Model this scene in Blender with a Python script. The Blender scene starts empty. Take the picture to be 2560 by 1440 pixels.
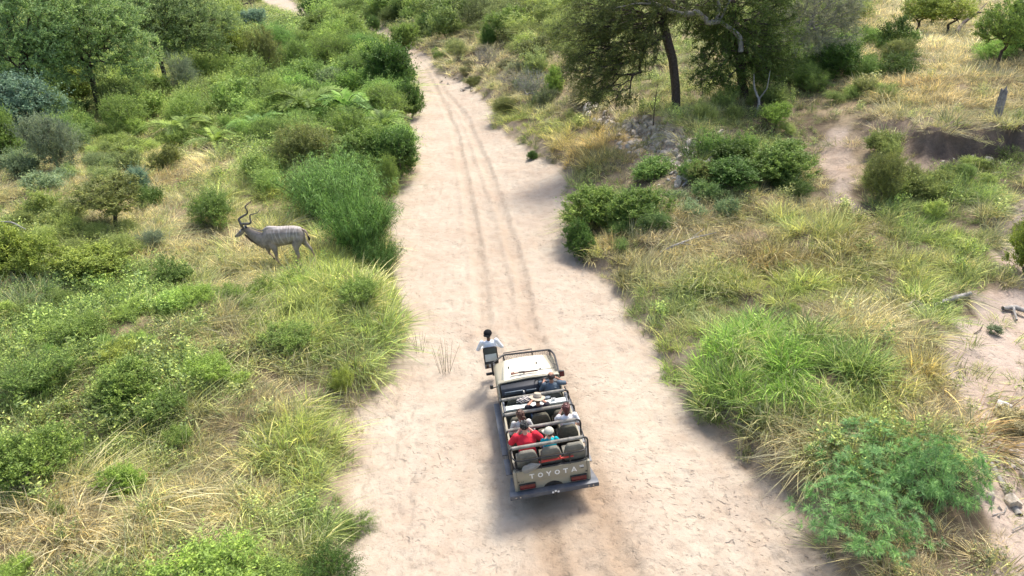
import bpy, bmesh, math, random
import numpy as np
from mathutils import Vector, Matrix, Euler

# ------------------------------------------------------------------ camera, light, exposure
SC = bpy.context.scene
COL = SC.collection
rad = math.radians
PITCH, CAM_H, FPX, ROLL = rad(25.5), 11.4, 1805.0, rad(3.3)
cam_data = bpy.data.cameras.new('camera')
cam = bpy.data.objects.new('camera', cam_data)
COL.objects.link(cam)
cam_data.sensor_width = 36.0
cam_data.lens = 36.0 * FPX / 2560.0
cam_data.clip_start = 0.1
cam_data.clip_end = 4000
cam.matrix_world = Matrix.Translation((0, 0, CAM_H)) @ Matrix.Rotation(math.pi / 2 - PITCH, 4, 'X') @ Matrix.Rotation(-ROLL, 4, 'Z')
SC.camera = cam

SUN_EL, SUN_AZ = rad(60), rad(38)          # azimuth clockwise from +Y
world = bpy.data.worlds.new('World')
SC.world = world
world.use_nodes = True
wn = world.node_tree
sky = wn.nodes.new('ShaderNodeTexSky')
sky.sky_type = 'NISHITA'
sky.sun_disc = False
sky.sun_elevation = SUN_EL
sky.sun_rotation = SUN_AZ
sky.air_density = 1.0
sky.dust_density = 4.0
sky.ozone_density = 1.0
bg = wn.nodes['Background']
wn.links.new(sky.outputs[0], bg.inputs[0])
bg.inputs[1].default_value = 0.15
sun_data = bpy.data.lights.new('sun', 'SUN')
sun_data.energy = 2.5
sun_data.angle = rad(13)
sun_data.color = (1.0, 0.95, 0.87)
sun = bpy.data.objects.new('sun', sun_data)
COL.objects.link(sun)
sdir = Vector((math.sin(SUN_AZ) * math.cos(SUN_EL), math.cos(SUN_AZ) * math.cos(SUN_EL), math.sin(SUN_EL)))
sun.rotation_euler = sdir.to_track_quat('Z', 'Y').to_euler()
SC.view_settings.view_transform = 'Standard'
SC.view_settings.look = 'None'
SC.view_settings.exposure = 1.03
SC.view_settings.gamma = 1
SC.render.engine = 'CYCLES'
cy = SC.cycles
cy.max_bounces = 6
cy.diffuse_bounces = 3
cy.glossy_bounces = 2
cy.transmission_bounces = 3
cy.transparent_max_bounces = 4
cy.caustics_reflective = False
cy.caustics_refractive = False
cy.use_denoising = True

# ------------------------------------------------------------------ small helpers
def tag(o, label=None, cat=None, group=None, kind=None):
    if label: o['label'] = label
    if cat: o['category'] = cat
    if group: o['group'] = group
    if kind: o['kind'] = kind
    return o

def empty(name, loc=(0, 0, 0), rz=0.0, parent=None):
    o = bpy.data.objects.new(name, None)
    o.empty_display_size = 0.2
    COL.objects.link(o)
    o.location = loc
    o.rotation_euler = (0, 0, rz)
    if parent: o.parent = parent
    return o

def link(name, me, mat=None, parent=None):
    o = bpy.data.objects.new(name, me)
    COL.objects.link(o)
    if mat is not None and len(me.materials) == 0:
        me.materials.append(mat)
    if parent: o.parent = parent
    return o

def np_mesh(name, verts, faces, mat=None, attr=None, smooth=False, cols=None):
    """verts (N,3); faces list of arrays each (M,k) with one k"""
    me = bpy.data.meshes.new(name)
    verts = np.asarray(verts, np.float32)
    fl = [np.asarray(f, np.int32) for f in faces if len(f)]
    me.vertices.add(len(verts)); me.vertices.foreach_set('co', verts.ravel())
    loops = np.concatenate([f.ravel() for f in fl])
    sizes = np.concatenate([np.full(len(f), f.shape[1], np.int32) for f in fl])
    starts = np.concatenate([[0], np.cumsum(sizes)[:-1]]).astype(np.int32)
    me.loops.add(len(loops)); me.loops.foreach_set('vertex_index', loops)
    me.polygons.add(len(sizes)); me.polygons.foreach_set('loop_start', starts)
    if smooth: me.polygons.foreach_set('use_smooth', np.ones(len(sizes), bool))
    me.update(calc_edges=True)
    if attr is not None:
        a = me.attributes.new('tint', 'FLOAT', 'POINT')
        a.data.foreach_set('value', np.asarray(attr, np.float32))
    if cols is not None:
        a = me.attributes.new('col', 'FLOAT_COLOR', 'POINT')
        c = np.ones((len(verts), 4), np.float32); c[:, :3] = cols
        a.data.foreach_set('color', c.ravel())
    if mat: me.materials.append(mat)
    return me

# ------------------------------------------------------------------ materials
def new_mat(name):
    m = bpy.data.materials.new(name); m.use_nodes = True
    nt = m.node_tree
    return m, nt, nt.nodes['Principled BSDF'], nt.nodes['Material Output']

def N(nt, typ, **kw):
    n = nt.nodes.new(typ)
    for k, v in kw.items(): setattr(n, k, v)
    return n

def simple(name, col, rough=0.6, metal=0.0, vary=0.12, scale=6.0, bump=0.0, spec=0.5, dirt=None):
    m, nt, p, out = new_mat(name)
    tc = N(nt, 'ShaderNodeTexCoord')
    no = N(nt, 'ShaderNodeTexNoise'); no.inputs['Scale'].default_value = scale; no.inputs['Detail'].default_value = 5
    nt.links.new(tc.outputs['Object'], no.inputs['Vector'])
    mx = N(nt, 'ShaderNodeMix', data_type='RGBA')
    a = [max(0, c * (1 - vary)) for c in col]; b = [min(1, c * (1 + vary)) for c in col]
    if dirt: b = list(dirt)
    mx.inputs[6].default_value = (*a, 1); mx.inputs[7].default_value = (*b, 1)
    mr = N(nt, 'ShaderNodeMapRange'); mr.inputs[1].default_value = 0.35; mr.inputs[2].default_value = 0.7
    nt.links.new(no.outputs[0], mr.inputs[0]); nt.links.new(mr.outputs[0], mx.inputs[0])
    nt.links.new(mx.outputs[2], p.inputs['Base Color'])
    p.inputs['Roughness'].default_value = rough
    p.inputs['Metallic'].default_value = metal
    p.inputs['Specular IOR Level'].default_value = spec
    if bump:
        bp = N(nt, 'ShaderNodeBump'); bp.inputs['Strength'].default_value = bump; bp.inputs['Distance'].default_value = 0.01
        n2 = N(nt, 'ShaderNodeTexNoise'); n2.inputs['Scale'].default_value = scale * 4
        nt.links.new(tc.outputs['Object'], n2.inputs['Vector'])
        nt.links.new(n2.outputs[0], bp.inputs['Height']); nt.links.new(bp.outputs[0], p.inputs['Normal'])
    return m

def leaf_mat(name, src='object', trans=0.35, rough=0.55, spec=0.25, lo=0.6, hi=1.45):
    """base colour = object (or instance) colour varied leaf by leaf"""
    m, nt, p, out = new_mat(name)
    if src == 'object':
        oi = N(nt, 'ShaderNodeObjectInfo'); csock = oi.outputs['Color']
    else:
        at = N(nt, 'ShaderNodeAttribute', attribute_type='INSTANCER', attribute_name='tcol'); csock = at.outputs['Color']
    ti = N(nt, 'ShaderNodeAttribute', attribute_type='GEOMETRY', attribute_name='tint')
    mr = N(nt, 'ShaderNodeMapRange'); mr.inputs[3].default_value = lo; mr.inputs[4].default_value = hi
    nt.links.new(ti.outputs['Fac'], mr.inputs[0])
    vm = N(nt, 'ShaderNodeVectorMath', operation='SCALE')
    nt.links.new(csock, vm.inputs[0]); nt.links.new(mr.outputs[0], vm.inputs['Scale'])
    # the palest leaves lean to yellow
    mx = N(nt, 'ShaderNodeMix', data_type='RGBA'); mx.blend_type = 'MULTIPLY'
    mx.inputs[7].default_value = (1.25, 1.08, 0.7, 1)
    pw = N(nt, 'ShaderNodeMath', operation='POWER'); pw.inputs[1].default_value = 2.0
    nt.links.new(ti.outputs['Fac'], pw.inputs[0]); nt.links.new(pw.outputs[0], mx.inputs[0])
    nt.links.new(vm.outputs[0], mx.inputs[6])
    nt.links.new(mx.outputs[2], p.inputs['Base Color'])
    p.inputs['Roughness'].default_value = rough
    p.inputs['Specular IOR Level'].default_value = spec
    tr = N(nt, 'ShaderNodeBsdfTranslucent'); nt.links.new(mx.outputs[2], tr.inputs[0])
    ms = N(nt, 'ShaderNodeMixShader'); ms.inputs[0].default_value = trans
    nt.links.new(p.outputs[0], ms.inputs[1]); nt.links.new(tr.outputs[0], ms.inputs[2])
    nt.links.new(ms.outputs[0], out.inputs[0])
    return m

M_LEAF = leaf_mat('leaf', 'object', lo=.5, hi=1.6)
M_GRASS = leaf_mat('grass_blade', 'instancer', trans=0.3, rough=0.6, spec=0.2, lo=0.45, hi=1.6)
M_BARK = simple('bark', (0.11, 0.085, 0.065), 0.9, scale=12, bump=0.8, dirt=(0.2, 0.17, 0.14))
M_PALEBARK = simple('pale_bark', (0.22, 0.205, 0.185), 0.9, scale=9, bump=0.8, dirt=(0.36, 0.34, 0.31))
M_DARKBARK = simple('dark_bark', (0.05, 0.035, 0.028), 0.9, scale=10, bump=0.8, dirt=(0.1, 0.075, 0.06))

# ------------------------------------------------------------------ noise and terrain
def vnoise(x, y, seed=0):
    xi = np.floor(x).astype(np.int64); yi = np.floor(y).astype(np.int64)
    fx = x - xi; fy = y - yi
    fx = fx * fx * (3 - 2 * fx); fy = fy * fy * (3 - 2 * fy)
    def h(a, b):
        n = (a * 374761393 + b * 668265263 + seed * 1442695041) & 0x7fffffff
        n = ((n ^ (n >> 13)) * 1274126177) & 0x7fffffff
        return ((n ^ (n >> 16)) & 0xffff) / 65535.0
    return (h(xi, yi) * (1 - fx) + h(xi + 1, yi) * fx) * (1 - fy) + (h(xi, yi + 1) * (1 - fx) + h(xi + 1, yi + 1) * fx) * fy

def fbm(x, y, seed=0, oct=4):
    s = 0; a = 0.5
    for i in range(oct):
        s = s + a * vnoise(x * 2 ** i + 17.3 * i, y * 2 ** i - 9.1 * i, seed + i); a *= 0.5
    return s / (1 - 0.5 ** oct)

def S(t):
    t = np.clip(t, 0, 1); return t * t * (3 - 2 * t)

CR, SR = math.cos(ROLL), math.sin(ROLL)
CP, SP = math.cos(PITCH), math.sin(PITCH)
def ray(u, v):
    a0 = (u - 1280) / FPX; b0 = (720 - v) / FPX
    a = a0 * CR + b0 * SR; b = -a0 * SR + b0 * CR
    return np.array([a, CP + b * SP, -SP + b * CP])
def proj(x, y, z):
    zz = z - CAM_H
    d = np.maximum(y * CP - zz * SP, 0.1); up = y * SP + zz * CP
    a = x / d; b = up / d
    return 1280 + FPX * (a * CR - b * SR), 720 - FPX * (a * SR + b * CR), d
def P(u, v, z=0.0):
    r = ray(u, v); t = (z - CAM_H) / r[2]
    return (r[0] * t, r[1] * t)
def poly(pts, z=0.0):
    return np.array([P(u, v, z) for u, v in pts])

L_EDGE = poly([(835, 1700), (850, 1440), (880, 1330), (868, 1180), (880, 1080), (850, 1040), (950, 970), (1020, 870), (1000, 760), (985, 700),
               (985, 640), (970, 560), (965, 510), (1000, 470), (1050, 440), (1045, 380), (1020, 300), (1045, 250), (1030, 200),
               (985, 145), (962, 110), (905, 85), (790, 62), (735, 45), (680, 22), (650, 6), (560, -10)])
R_EDGE = poly([(2330, 1700), (2110, 1440), (2010, 1290), (1890, 1195), (1760, 1085), (1690, 980), (1640, 870), (1560, 775), (1490, 700), (1440, 640),
               (1415, 560), (1410, 500), (1420, 455), (1330, 395), (1240, 335), (1228, 280), (1180, 225), (1095, 190), (1080, 150),
               (1040, 128), (990, 95), (930, 68), (850, 45), (770, 28), (745, 15), (720, -4), (660, -14)])
RIVER = np.concatenate([L_EDGE, R_EDGE[::-1]])
SCARP = poly([(1100, 20), (1200, 90), (1330, 170), (1450, 245), (1540, 290), (1640, 330), (1730, 390), (1850, 350), (2000, 330), (2140, 350), (2330, 400), (2450, 385), (2640, 380), (3200, 420)], 2.4)
PLATEAU = np.concatenate([SCARP, np.array([[900, 30.], [900, 900], [60, 900]])])
GULLY = poly([(2640, 520), (2480, 545), (2440, 610), (2500, 700), (2370, 770), (2300, 870), (2310, 960), (2370, 1060), (2360, 1120), (2400, 1260), (2420, 1440), (2560, 1700), (3100, 1500), (3000, 700)], 0.8)
TRAIL = poly([(2080, 380), (2090, 440), (2140, 500), (2190, 560)], 1.8)

def seg_dist(x, y, pl, closed=False):
    best = np.full(x.shape, 1e18)
    n = len(pl); m = n if closed else n - 1
    for i in range(m):
        ax, ay = pl[i]; bx, by = pl[(i + 1) % n]
        dx, dy = bx - ax, by - ay
        t = np.clip(((x - ax) * dx + (y - ay) * dy) / (dx * dx + dy * dy + 1e-9), 0, 1)
        q = (x - ax - t * dx) ** 2 + (y - ay - t * dy) ** 2
        best = np.minimum(best, q)
    return np.sqrt(best)

def inside(x, y, pl):
    c = np.zeros(x.shape, bool); n = len(pl); j = n - 1
    for i in range(n):
        xi, yi = pl[i]; xj, yj = pl[j]
        if abs(yi - yj) > 1e-12:
            c ^= ((yi > y) != (yj > y)) & (x < (xj - xi) * (y - yi) / (yj - yi) + xi)
        j = i
    return c

CAR = dict(x=0.695, y=12.5, yaw=0.095, tilt=rad(3.5))
RUTS = [poly(p) for p in (
    [(1405, 1600), (1392, 1440), (1362, 1330), (1345, 1250), (1262, 940), (1212, 830), (1203, 700), (1187, 600), (1163, 450), (1138, 330), (1098, 240), (1062, 170), (1010, 120)],
    [(1640, 1600), (1580, 1440), (1520, 1300), (1490, 1230), (1395, 940), (1328, 830), (1305, 700), (1265, 560), (1228, 450), (1196, 370), (1160, 290), (1112, 230), (1075, 170), (1025, 120)],
    [(1500, 1600), (1470, 1440), (1440, 1330), (1350, 900), (1290, 800), (1262, 700), (1222, 560), (1195, 450), (1170, 370)])]
MOUNDS = [(P(860, 790, .9), 0.75, 2.3), (P(870, 600, .8), 0.35, 2.0), (P(1850, 940, 1), 0.35, 2.6), (P(1750, 620, 1), 0.35, 3.0), (P(2130, 620, 1), 0.5, 2.4),
          (P(300, 900, 1), 0.35, 3.0), (P(2250, 330, 3), .4, 4)]

SC1 = P(1620, 350, 2.2); SC2 = P(2460, 400, 2.2)
def masks(x, y):
    inr = inside(x, y, RIVER)
    dl = seg_dist(x, y, L_EDGE); dr = seg_dist(x, y, R_EDGE)
    wob = (fbm(x * 0.9, y * 0.9, 5, 3) - 0.5) * 0.7
    d = np.where(inr, -np.minimum(dl, dr), np.minimum(dl, dr)) + wob
    left = dl < dr
    e = seg_dist(x, y, SCARP); e = np.where(inside(x, y, PLATEAU), e, -e) + (fbm(x * .7, y * .7, 21, 3) - .5) * 1.2
    g = seg_dist(x, y, GULLY, True); g = np.where(inside(x, y, GULLY), g, -g) + wob
    t = seg_dist(x, y, TRAIL) + wob
    return d, left, e, g, t

def terrain(x, y, m=None):
    x = np.asarray(x, float); y = np.asarray(y, float)
    d, left, e, g, t = masks(x, y) if m is None else m
    rr = np.sqrt(x * x + y * y)
    hl = 0.5 * S(d / 1.0) + 0.55 * S((d - 0.8) / 7) + 0.9 * S(d / 45) + 9 * S((d - 60) / 300)
    A = 0.15 + 1.25 * np.exp(-((x - SC1[0]) ** 2 + (y - SC1[1]) ** 2) / 3.6 ** 2) + 1.35 * np.exp(-((x - SC2[0]) ** 2 + (y - SC2[1]) ** 2) / 3.4 ** 2)
    hr = 0.45 * S(d / 0.9) + 0.5 * S((d - 0.6) / 4.5) + 1.0 * S((e + 8) / 8) + A * S((e + 0.5) / 1.1) + (1.3 - A) * S((e + 3.5) / 7) + 1.2 * S(e / 14) + 6 * S((e - 60) / 300)
    h = np.where(left, hl, hr)
    h = h - 0.55 * S((g + 0.3) / 1.8) * (~left)
    veg = S(d / 1.2)
    amp = veg * (1 - 0.6 * S(g / 1.0))
    h = h + amp * ((fbm(x * .35, y * .35, 3, 3) - .5) * 0.7 + (fbm(x * 1.3, y * 1.3, 9, 3) - .5) * 0.28)
    for (c, a, r) in MOUNDS:
        h = h + a * np.exp(-((x - c[0]) ** 2 + (y - c[1]) ** 2) / (r * r)) * veg
    # river bed: gentle undulation, ruts
    sd = 1 - veg
    h = h + sd * ((fbm(x * .5, y * .5, 31, 3) - .5) * 0.10 + (fbm(x * 2.2, y * 2.2, 33, 3) - .5) * 0.06 - .045 * S((fbm(x * 3.4, y * 3.4, 35, 3) - .56) / .12))
    if np.any(sd > 0):
        for i, r in enumerate(RUTS):
            q = seg_dist(x, y, r) + (fbm(x * .8, y * .8, 40 + i, 2) - .5) * .12
            dep = 0.07 if i < 2 else 0.02
            h = h + sd * (-dep * np.exp(-(q / 0.22) ** 4) + dep * 0.45 * np.exp(-((q - 0.36) / 0.11) ** 2))
    # broken ground on the scarp
    sc = np.exp(-((e - 0.1) / 1.6) ** 2) * (~left) * veg * np.clip(A, 0, 1)
    h = h + sc * (fbm(x * 2.5, y * 2.5, 50, 4) - .5) * 0.7
    # the sand under the vehicle slopes a little sideways
    c, s = math.cos(CAR['yaw']), math.sin(CAR['yaw'])
    lx = (x - CAR['x']) * c + (y - CAR['y']) * s; ly = -(x - CAR['x']) * s + (y - CAR['y']) * c
    w = S((3.0 - np.abs(lx)) / 1.5) * S((4.8 - np.abs(ly - 2.2)) / 1.8)
    h = h * (1 - w) + w * (lx * math.tan(CAR['tilt']) + (h - 0.0) * 0.25)
    return h

def hit(u, v):
    """where the sight line through a point of the photograph meets the ground"""
    r = ray(u, v)
    tt = np.concatenate([np.arange(6, 60, 0.15), np.geomspace(60, 600, 900)])
    X, Y, Z = r[0] * tt, r[1] * tt, CAM_H + r[2] * tt
    H = terrain(X, Y)
    b = np.nonzero(Z < H)[0]
    i = b[0] if len(b) else len(tt) - 1
    if i > 0:
        a0, a1 = Z[i - 1] - H[i - 1], Z[i] - H[i]
        f = a0 / (a0 - a1 + 1e-9); f = min(max(f, 0), 1)
        t = tt[i - 1] + f * (tt[i] - tt[i - 1])
    else: t = tt[i]
    x, y = r[0] * t, r[1] * t
    return Vector((x, y, float(terrain(np.array([x]), np.array([y]))[0])))

def depth(p):
    return p[1] * CP - (p[2] - CAM_H) * SP

# ---- ground mesh
ny, nx = 1050, 860
ys = [-14.0]
while ys[-1] < 1500: ys.append(ys[-1] + 0.075 + 0.0065 * max(0, ys[-1] - 8) + 0.02 * max(0, 6 - ys[-1]))
ys = np.array(ys)
s = np.linspace(-1, 1, nx)
sx = np.sign(s) * (0.62 * np.abs(s) + 0.38 * np.abs(s) ** 4)
wid = 16 + 1.15 * np.maximum(ys, 0)
X = sx[None, :] * wid[:, None]; Y = np.repeat(ys[:, None], nx, 1)
X = X.ravel(); Y = Y.ravel()
mk = masks(X, Y)
Z = terrain(X, Y, mk)
d_, left_, e_, g_, t_ = mk
nz = fbm(X * .8, Y * .8, 70, 4); n2 = fbm(X * .25, Y * .25, 77, 3); n3 = fbm(X * 3.1, Y * 3.1, 79, 3)
sand = 1 - S((d_ + (nz - .5) * .6 + 0.25) / 0.5)
sand2 = np.maximum(S((g_ + (nz - .5) * 2.2) / 0.5) * (~left_), 0.75 * S((0.75 - t_ + (nz - .5)) / .5))
rock = np.exp(-((e_ + 0.4) / 1.5) ** 2) * (~left_) * (1 - sand) * np.clip(1.4 * np.exp(-((X - SC1[0]) ** 2 + (Y - SC1[1]) ** 2) / 14) + 1.4 * np.exp(-((X - SC2[0]) ** 2 + (Y - SC2[1]) ** 2) / 14), 0, 1)
C_SAND = np.array([0.43, 0.372, 0.295]); C_SAND2 = np.array([0.42, 0.35, 0.29]); C_SOIL = np.array([0.13, 0.105, 0.07]); C_LITTER = np.array([0.27, 0.22, 0.14]); C_ROCK = np.array([0.44, 0.36, 0.28])
k = S((nz - .35) / .3)[:, None]
colr = C_SOIL * (1 - k) + C_LITTER * k
ke = (S((1.1 - d_) / .8) * .8)[:, None]
colr = colr * (1 - ke) + np.array([.33, .275, .20]) * ke
colr = colr * (1 - rock[:, None]) + C_ROCK * (0.7 + 0.6 * n3[:, None]) * rock[:, None]
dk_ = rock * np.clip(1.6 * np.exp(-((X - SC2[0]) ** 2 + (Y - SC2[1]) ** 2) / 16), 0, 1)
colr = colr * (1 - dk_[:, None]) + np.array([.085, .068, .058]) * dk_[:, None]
colr = colr * (1 - sand2[:, None]) + C_SAND2 * sand2[:, None]
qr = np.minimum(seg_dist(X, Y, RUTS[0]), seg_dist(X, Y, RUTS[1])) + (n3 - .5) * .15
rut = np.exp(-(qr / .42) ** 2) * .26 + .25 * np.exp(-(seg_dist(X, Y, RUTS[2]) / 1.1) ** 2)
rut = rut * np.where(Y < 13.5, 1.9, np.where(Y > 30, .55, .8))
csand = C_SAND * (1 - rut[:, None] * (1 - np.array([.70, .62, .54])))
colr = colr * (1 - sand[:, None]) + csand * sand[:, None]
NY = len(ys)
idx = np.arange(NY * nx).reshape(NY, nx)
faces = np.stack([idx[:-1, :-1], idx[:-1, 1:], idx[1:, 1:], idx[1:, :-1]], -1).reshape(-1, 4)

M_GROUND, nt, p, out = new_mat('ground')
at = N(nt, 'ShaderNodeAttribute', attribute_type='GEOMETRY', attribute_name='col')
sa = N(nt, 'ShaderNodeAttribute', attribute_type='GEOMETRY', attribute_name='tint')   # 1 on bare river sand
tc = N(nt, 'ShaderNodeTexCoord')
def noise(scale, det=6, rough=.55, dist=0):
    n = N(nt, 'ShaderNodeTexNoise'); n.inputs['Scale'].default_value = scale; n.inputs['Detail'].default_value = det; n.inputs['Roughness'].default_value = rough; n.inputs['Distortion'].default_value = dist
    nt.links.new(tc.outputs['Object'], n.inputs['Vector']); return n.outputs[0]
def mathn(op, a, b=None, c=None):
    n = N(nt, 'ShaderNodeMath', operation=op)
    for i, q in enumerate((a, b, c)):
        if q is None: continue
        if isinstance(q, (int, float)): n.inputs[i].default_value = q
        else: nt.links.new(q, n.inputs[i])
    return n.outputs[0]
def mrange(a, lo, hi, o0=0., o1=1.):
    n = N(nt, 'ShaderNodeMapRange'); nt.links.new(a, n.inputs[0])
    for i, q in zip((1, 2, 3, 4), (lo, hi, o0, o1)): n.inputs[i].default_value = q
    return n.outputs[0]
def mixc(fac, a, b, mode='MIX'):
    n = N(nt, 'ShaderNodeMix', data_type='RGBA'); n.blend_type = mode
    if isinstance(fac, (int, float)): n.inputs[0].default_value = fac
    else: nt.links.new(fac, n.inputs[0])
    for i, q in ((6, a), (7, b)):
        if isinstance(q, tuple): n.inputs[i].default_value = (*q, 1)
        else: nt.links.new(q, n.inputs[i])
    return n.outputs[2]
broad = noise(0.45, 5); mid = noise(2.5, 6); fine = noise(22, 5, .7); grit = noise(90, 3, .8)
c0 = mixc(mrange(broad, .35, .65, 0, .9), at.outputs['Color'], (0.90, 0.85, 0.83), 'MULTIPLY')
c1 = mixc(mrange(mid, .42, .66, 0, .55), c0, (0.88, 0.83, 0.79), 'MULTIPLY')
c2 = mixc(mrange(grit, .30, .5, .5, 0), c1, (0.62, 0.55, 0.5), 'MULTIPLY')
# scattered debris and dark trampled spots
vo = N(nt, 'ShaderNodeTexVoronoi'); vo.inputs['Scale'].default_value = 5.0; vo.inputs['Randomness'].default_value = 1
wv = N(nt, 'ShaderNodeVectorMath', operation='ADD'); 
ndist = N(nt, 'ShaderNodeTexNoise'); ndist.inputs['Scale'].default_value = 3.5; nt.links.new(tc.outputs['Object'], ndist.inputs['Vector'])
sc_ = N(nt, 'ShaderNodeVectorMath', operation='SCALE'); sc_.inputs['Scale'].default_value = 0.55; nt.links.new(ndist.outputs['Color'], sc_.inputs[0])
nt.links.new(tc.outputs['Object'], wv.inputs[0]); nt.links.new(sc_.outputs[0], wv.inputs[1]); nt.links.new(wv.outputs[0], vo.inputs['Vector'])
pa_ = N(nt, 'ShaderNodeAttribute', attribute_type='GEOMETRY', attribute_name='prints')
patch = mathn('MAXIMUM', mathn('MULTIPLY', mrange(noise(0.33, 3), .50, .60, 0, 1), .6), pa_.outputs['Fac'])
pit = mathn('MULTIPLY', mrange(vo.outputs['Distance'], .10, .30, 1, 0), patch)
deb = mathn('MULTIPLY', mrange(noise(11, 6, .75), .60, .68), mrange(noise(0.5, 3), .47, .60))
fleck = mrange(noise(6.5, 9, .80, .0), .55, .66)
c2 = mixc(mathn('MULTIPLY', mathn('MULTIPLY', fleck, mrange(noise(.7, 4), .50, .62, .0, 1)), .26), c2, (0.23, 0.17, 0.13))
c3 = mixc(mathn('MULTIPLY', deb, .65), c2, (0.13, 0.10, 0.085))
c4 = mixc(mathn('MULTIPLY', pit, .30), c3, (0.22, 0.165, 0.13))
nt.links.new(c4, p.inputs['Base Color'])
p.inputs['Roughness'].default_value = 0.95; p.inputs['Specular IOR Level'].default_value = 0.15
hgt = mathn('ADD', mathn('MULTIPLY', mid, 0.12), mathn('MULTIPLY', fine, 0.018))
hgt = mathn('ADD', hgt, mathn('MULTIPLY', grit, 0.006))
hgt = mathn('SUBTRACT', hgt, mathn('MULTIPLY', pit, 0.05))
hgt = mathn('SUBTRACT', hgt, mathn('MULTIPLY', fleck, 0.012))
vo2 = N(nt, 'ShaderNodeTexVoronoi'); vo2.inputs['Scale'].default_value = 1.7; nt.links.new(wv.outputs[0], vo2.inputs['Vector'])
hgt = mathn('SUBTRACT', hgt, mathn('MULTIPLY', mrange(vo2.outputs['Distance'], .05, .25, 1, 0), 0.03))
bp = N(nt, 'ShaderNodeBump'); bp.inputs['Strength'].default_value = 0.8; bp.inputs['Distance'].default_value = 1.0
nt.links.new(hgt, bp.inputs['Height']); nt.links.new(bp.outputs[0], p.inputs['Normal'])
pm = np.zeros(len(X))
for (uu, vv, rr_) in ((1800, 1300, 2.2), (1950, 1400, 1.5), (1650, 1200, 1.5), (1450, 700, 1.6), (1480, 780, 1.2), (1010, 730, 1.0), (1100, 1150, 1.0), (1240, 500, 2.5), (1350, 600, 1.2)):
    q_ = P(uu, vv); pm = np.maximum(pm, np.exp(-((X - q_[0]) ** 2 + (Y - q_[1]) ** 2) / rr_ ** 2))
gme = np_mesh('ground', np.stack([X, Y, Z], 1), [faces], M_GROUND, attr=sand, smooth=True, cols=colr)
a_ = gme.attributes.new('prints', 'FLOAT', 'POINT'); a_.data.foreach_set('value', pm.astype(np.float32))
ground = tag(link('ground', gme), 'pale sandy dry riverbed between grassy banks', 'riverbed', kind='structure')

# ------------------------------------------------------------------ foliage generators
def tubes(paths, sides=5):
    """paths: list of (pts (n,3), radii (n,)) -> verts, quads"""
    V = []; Q = []; off = 0
    for pts, r in paths:
        pts = np.asarray(pts, float); n = len(pts)
        if n < 2: continue
        sd = sides if r[0] > 0.03 else 4 if r[0] > 0.012 else 3
        t = np.gradient(pts, axis=0); t /= np.linalg.norm(t, axis=1)[:, None] + 1e-9
        ref = np.array([0.31, 0.17, 0.93]) if abs(t[0, 2]) < 0.9 else np.array([1., 0.1, 0])
        u = np.cross(t, ref); u /= np.linalg.norm(u, axis=1)[:, None] + 1e-9
        w = np.cross(t, u)
        a = np.arange(sd) / sd * 2 * math.pi
        ring = pts[:, None] + (np.cos(a)[None, :, None] * u[:, None] + np.sin(a)[None, :, None] * w[:, None]) * np.asarray(r)[:, None, None]
        V.append(ring.reshape(-1, 3))
        i = np.arange(n * sd).reshape(n, sd) + off
        j = np.roll(i, -1, 1)
        Q.append(np.stack([i[:-1], j[:-1], j[1:], i[1:]], -1).reshape(-1, 4))
        off += n * sd
    return np.concatenate(V), np.concatenate(Q)

def leaves(c, d, L, W, rng, fold=0.25, droop=0.0):
    """c base points (N,3), d directions (N,3): one bent four-point blade each"""
    n = len(c)
    L = np.broadcast_to(L, (n,)) * rng.uniform(.7, 1.3, n); W = np.broadcast_to(W, (n,)) * rng.uniform(.75, 1.25, n)
    d = d / (np.linalg.norm(d, axis=1)[:, None] + 1e-9)
    r = rng.normal(size=(n, 3)); s = np.cross(d, r); s /= np.linalg.norm(s, axis=1)[:, None] + 1e-9
    up = np.cross(s, d)
    m = c + d * (L * .45)[:, None] + up * (L * fold * .3)[:, None]
    tip = c + d * L[:, None]; tip[:, 2] -= droop * L
    v = np.stack([c, m + s * (W / 2)[:, None], tip, m - s * (W / 2)[:, None]], 1).reshape(-1, 3)
    f = np.arange(4 * n).reshape(n, 4)
    return v, f

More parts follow.
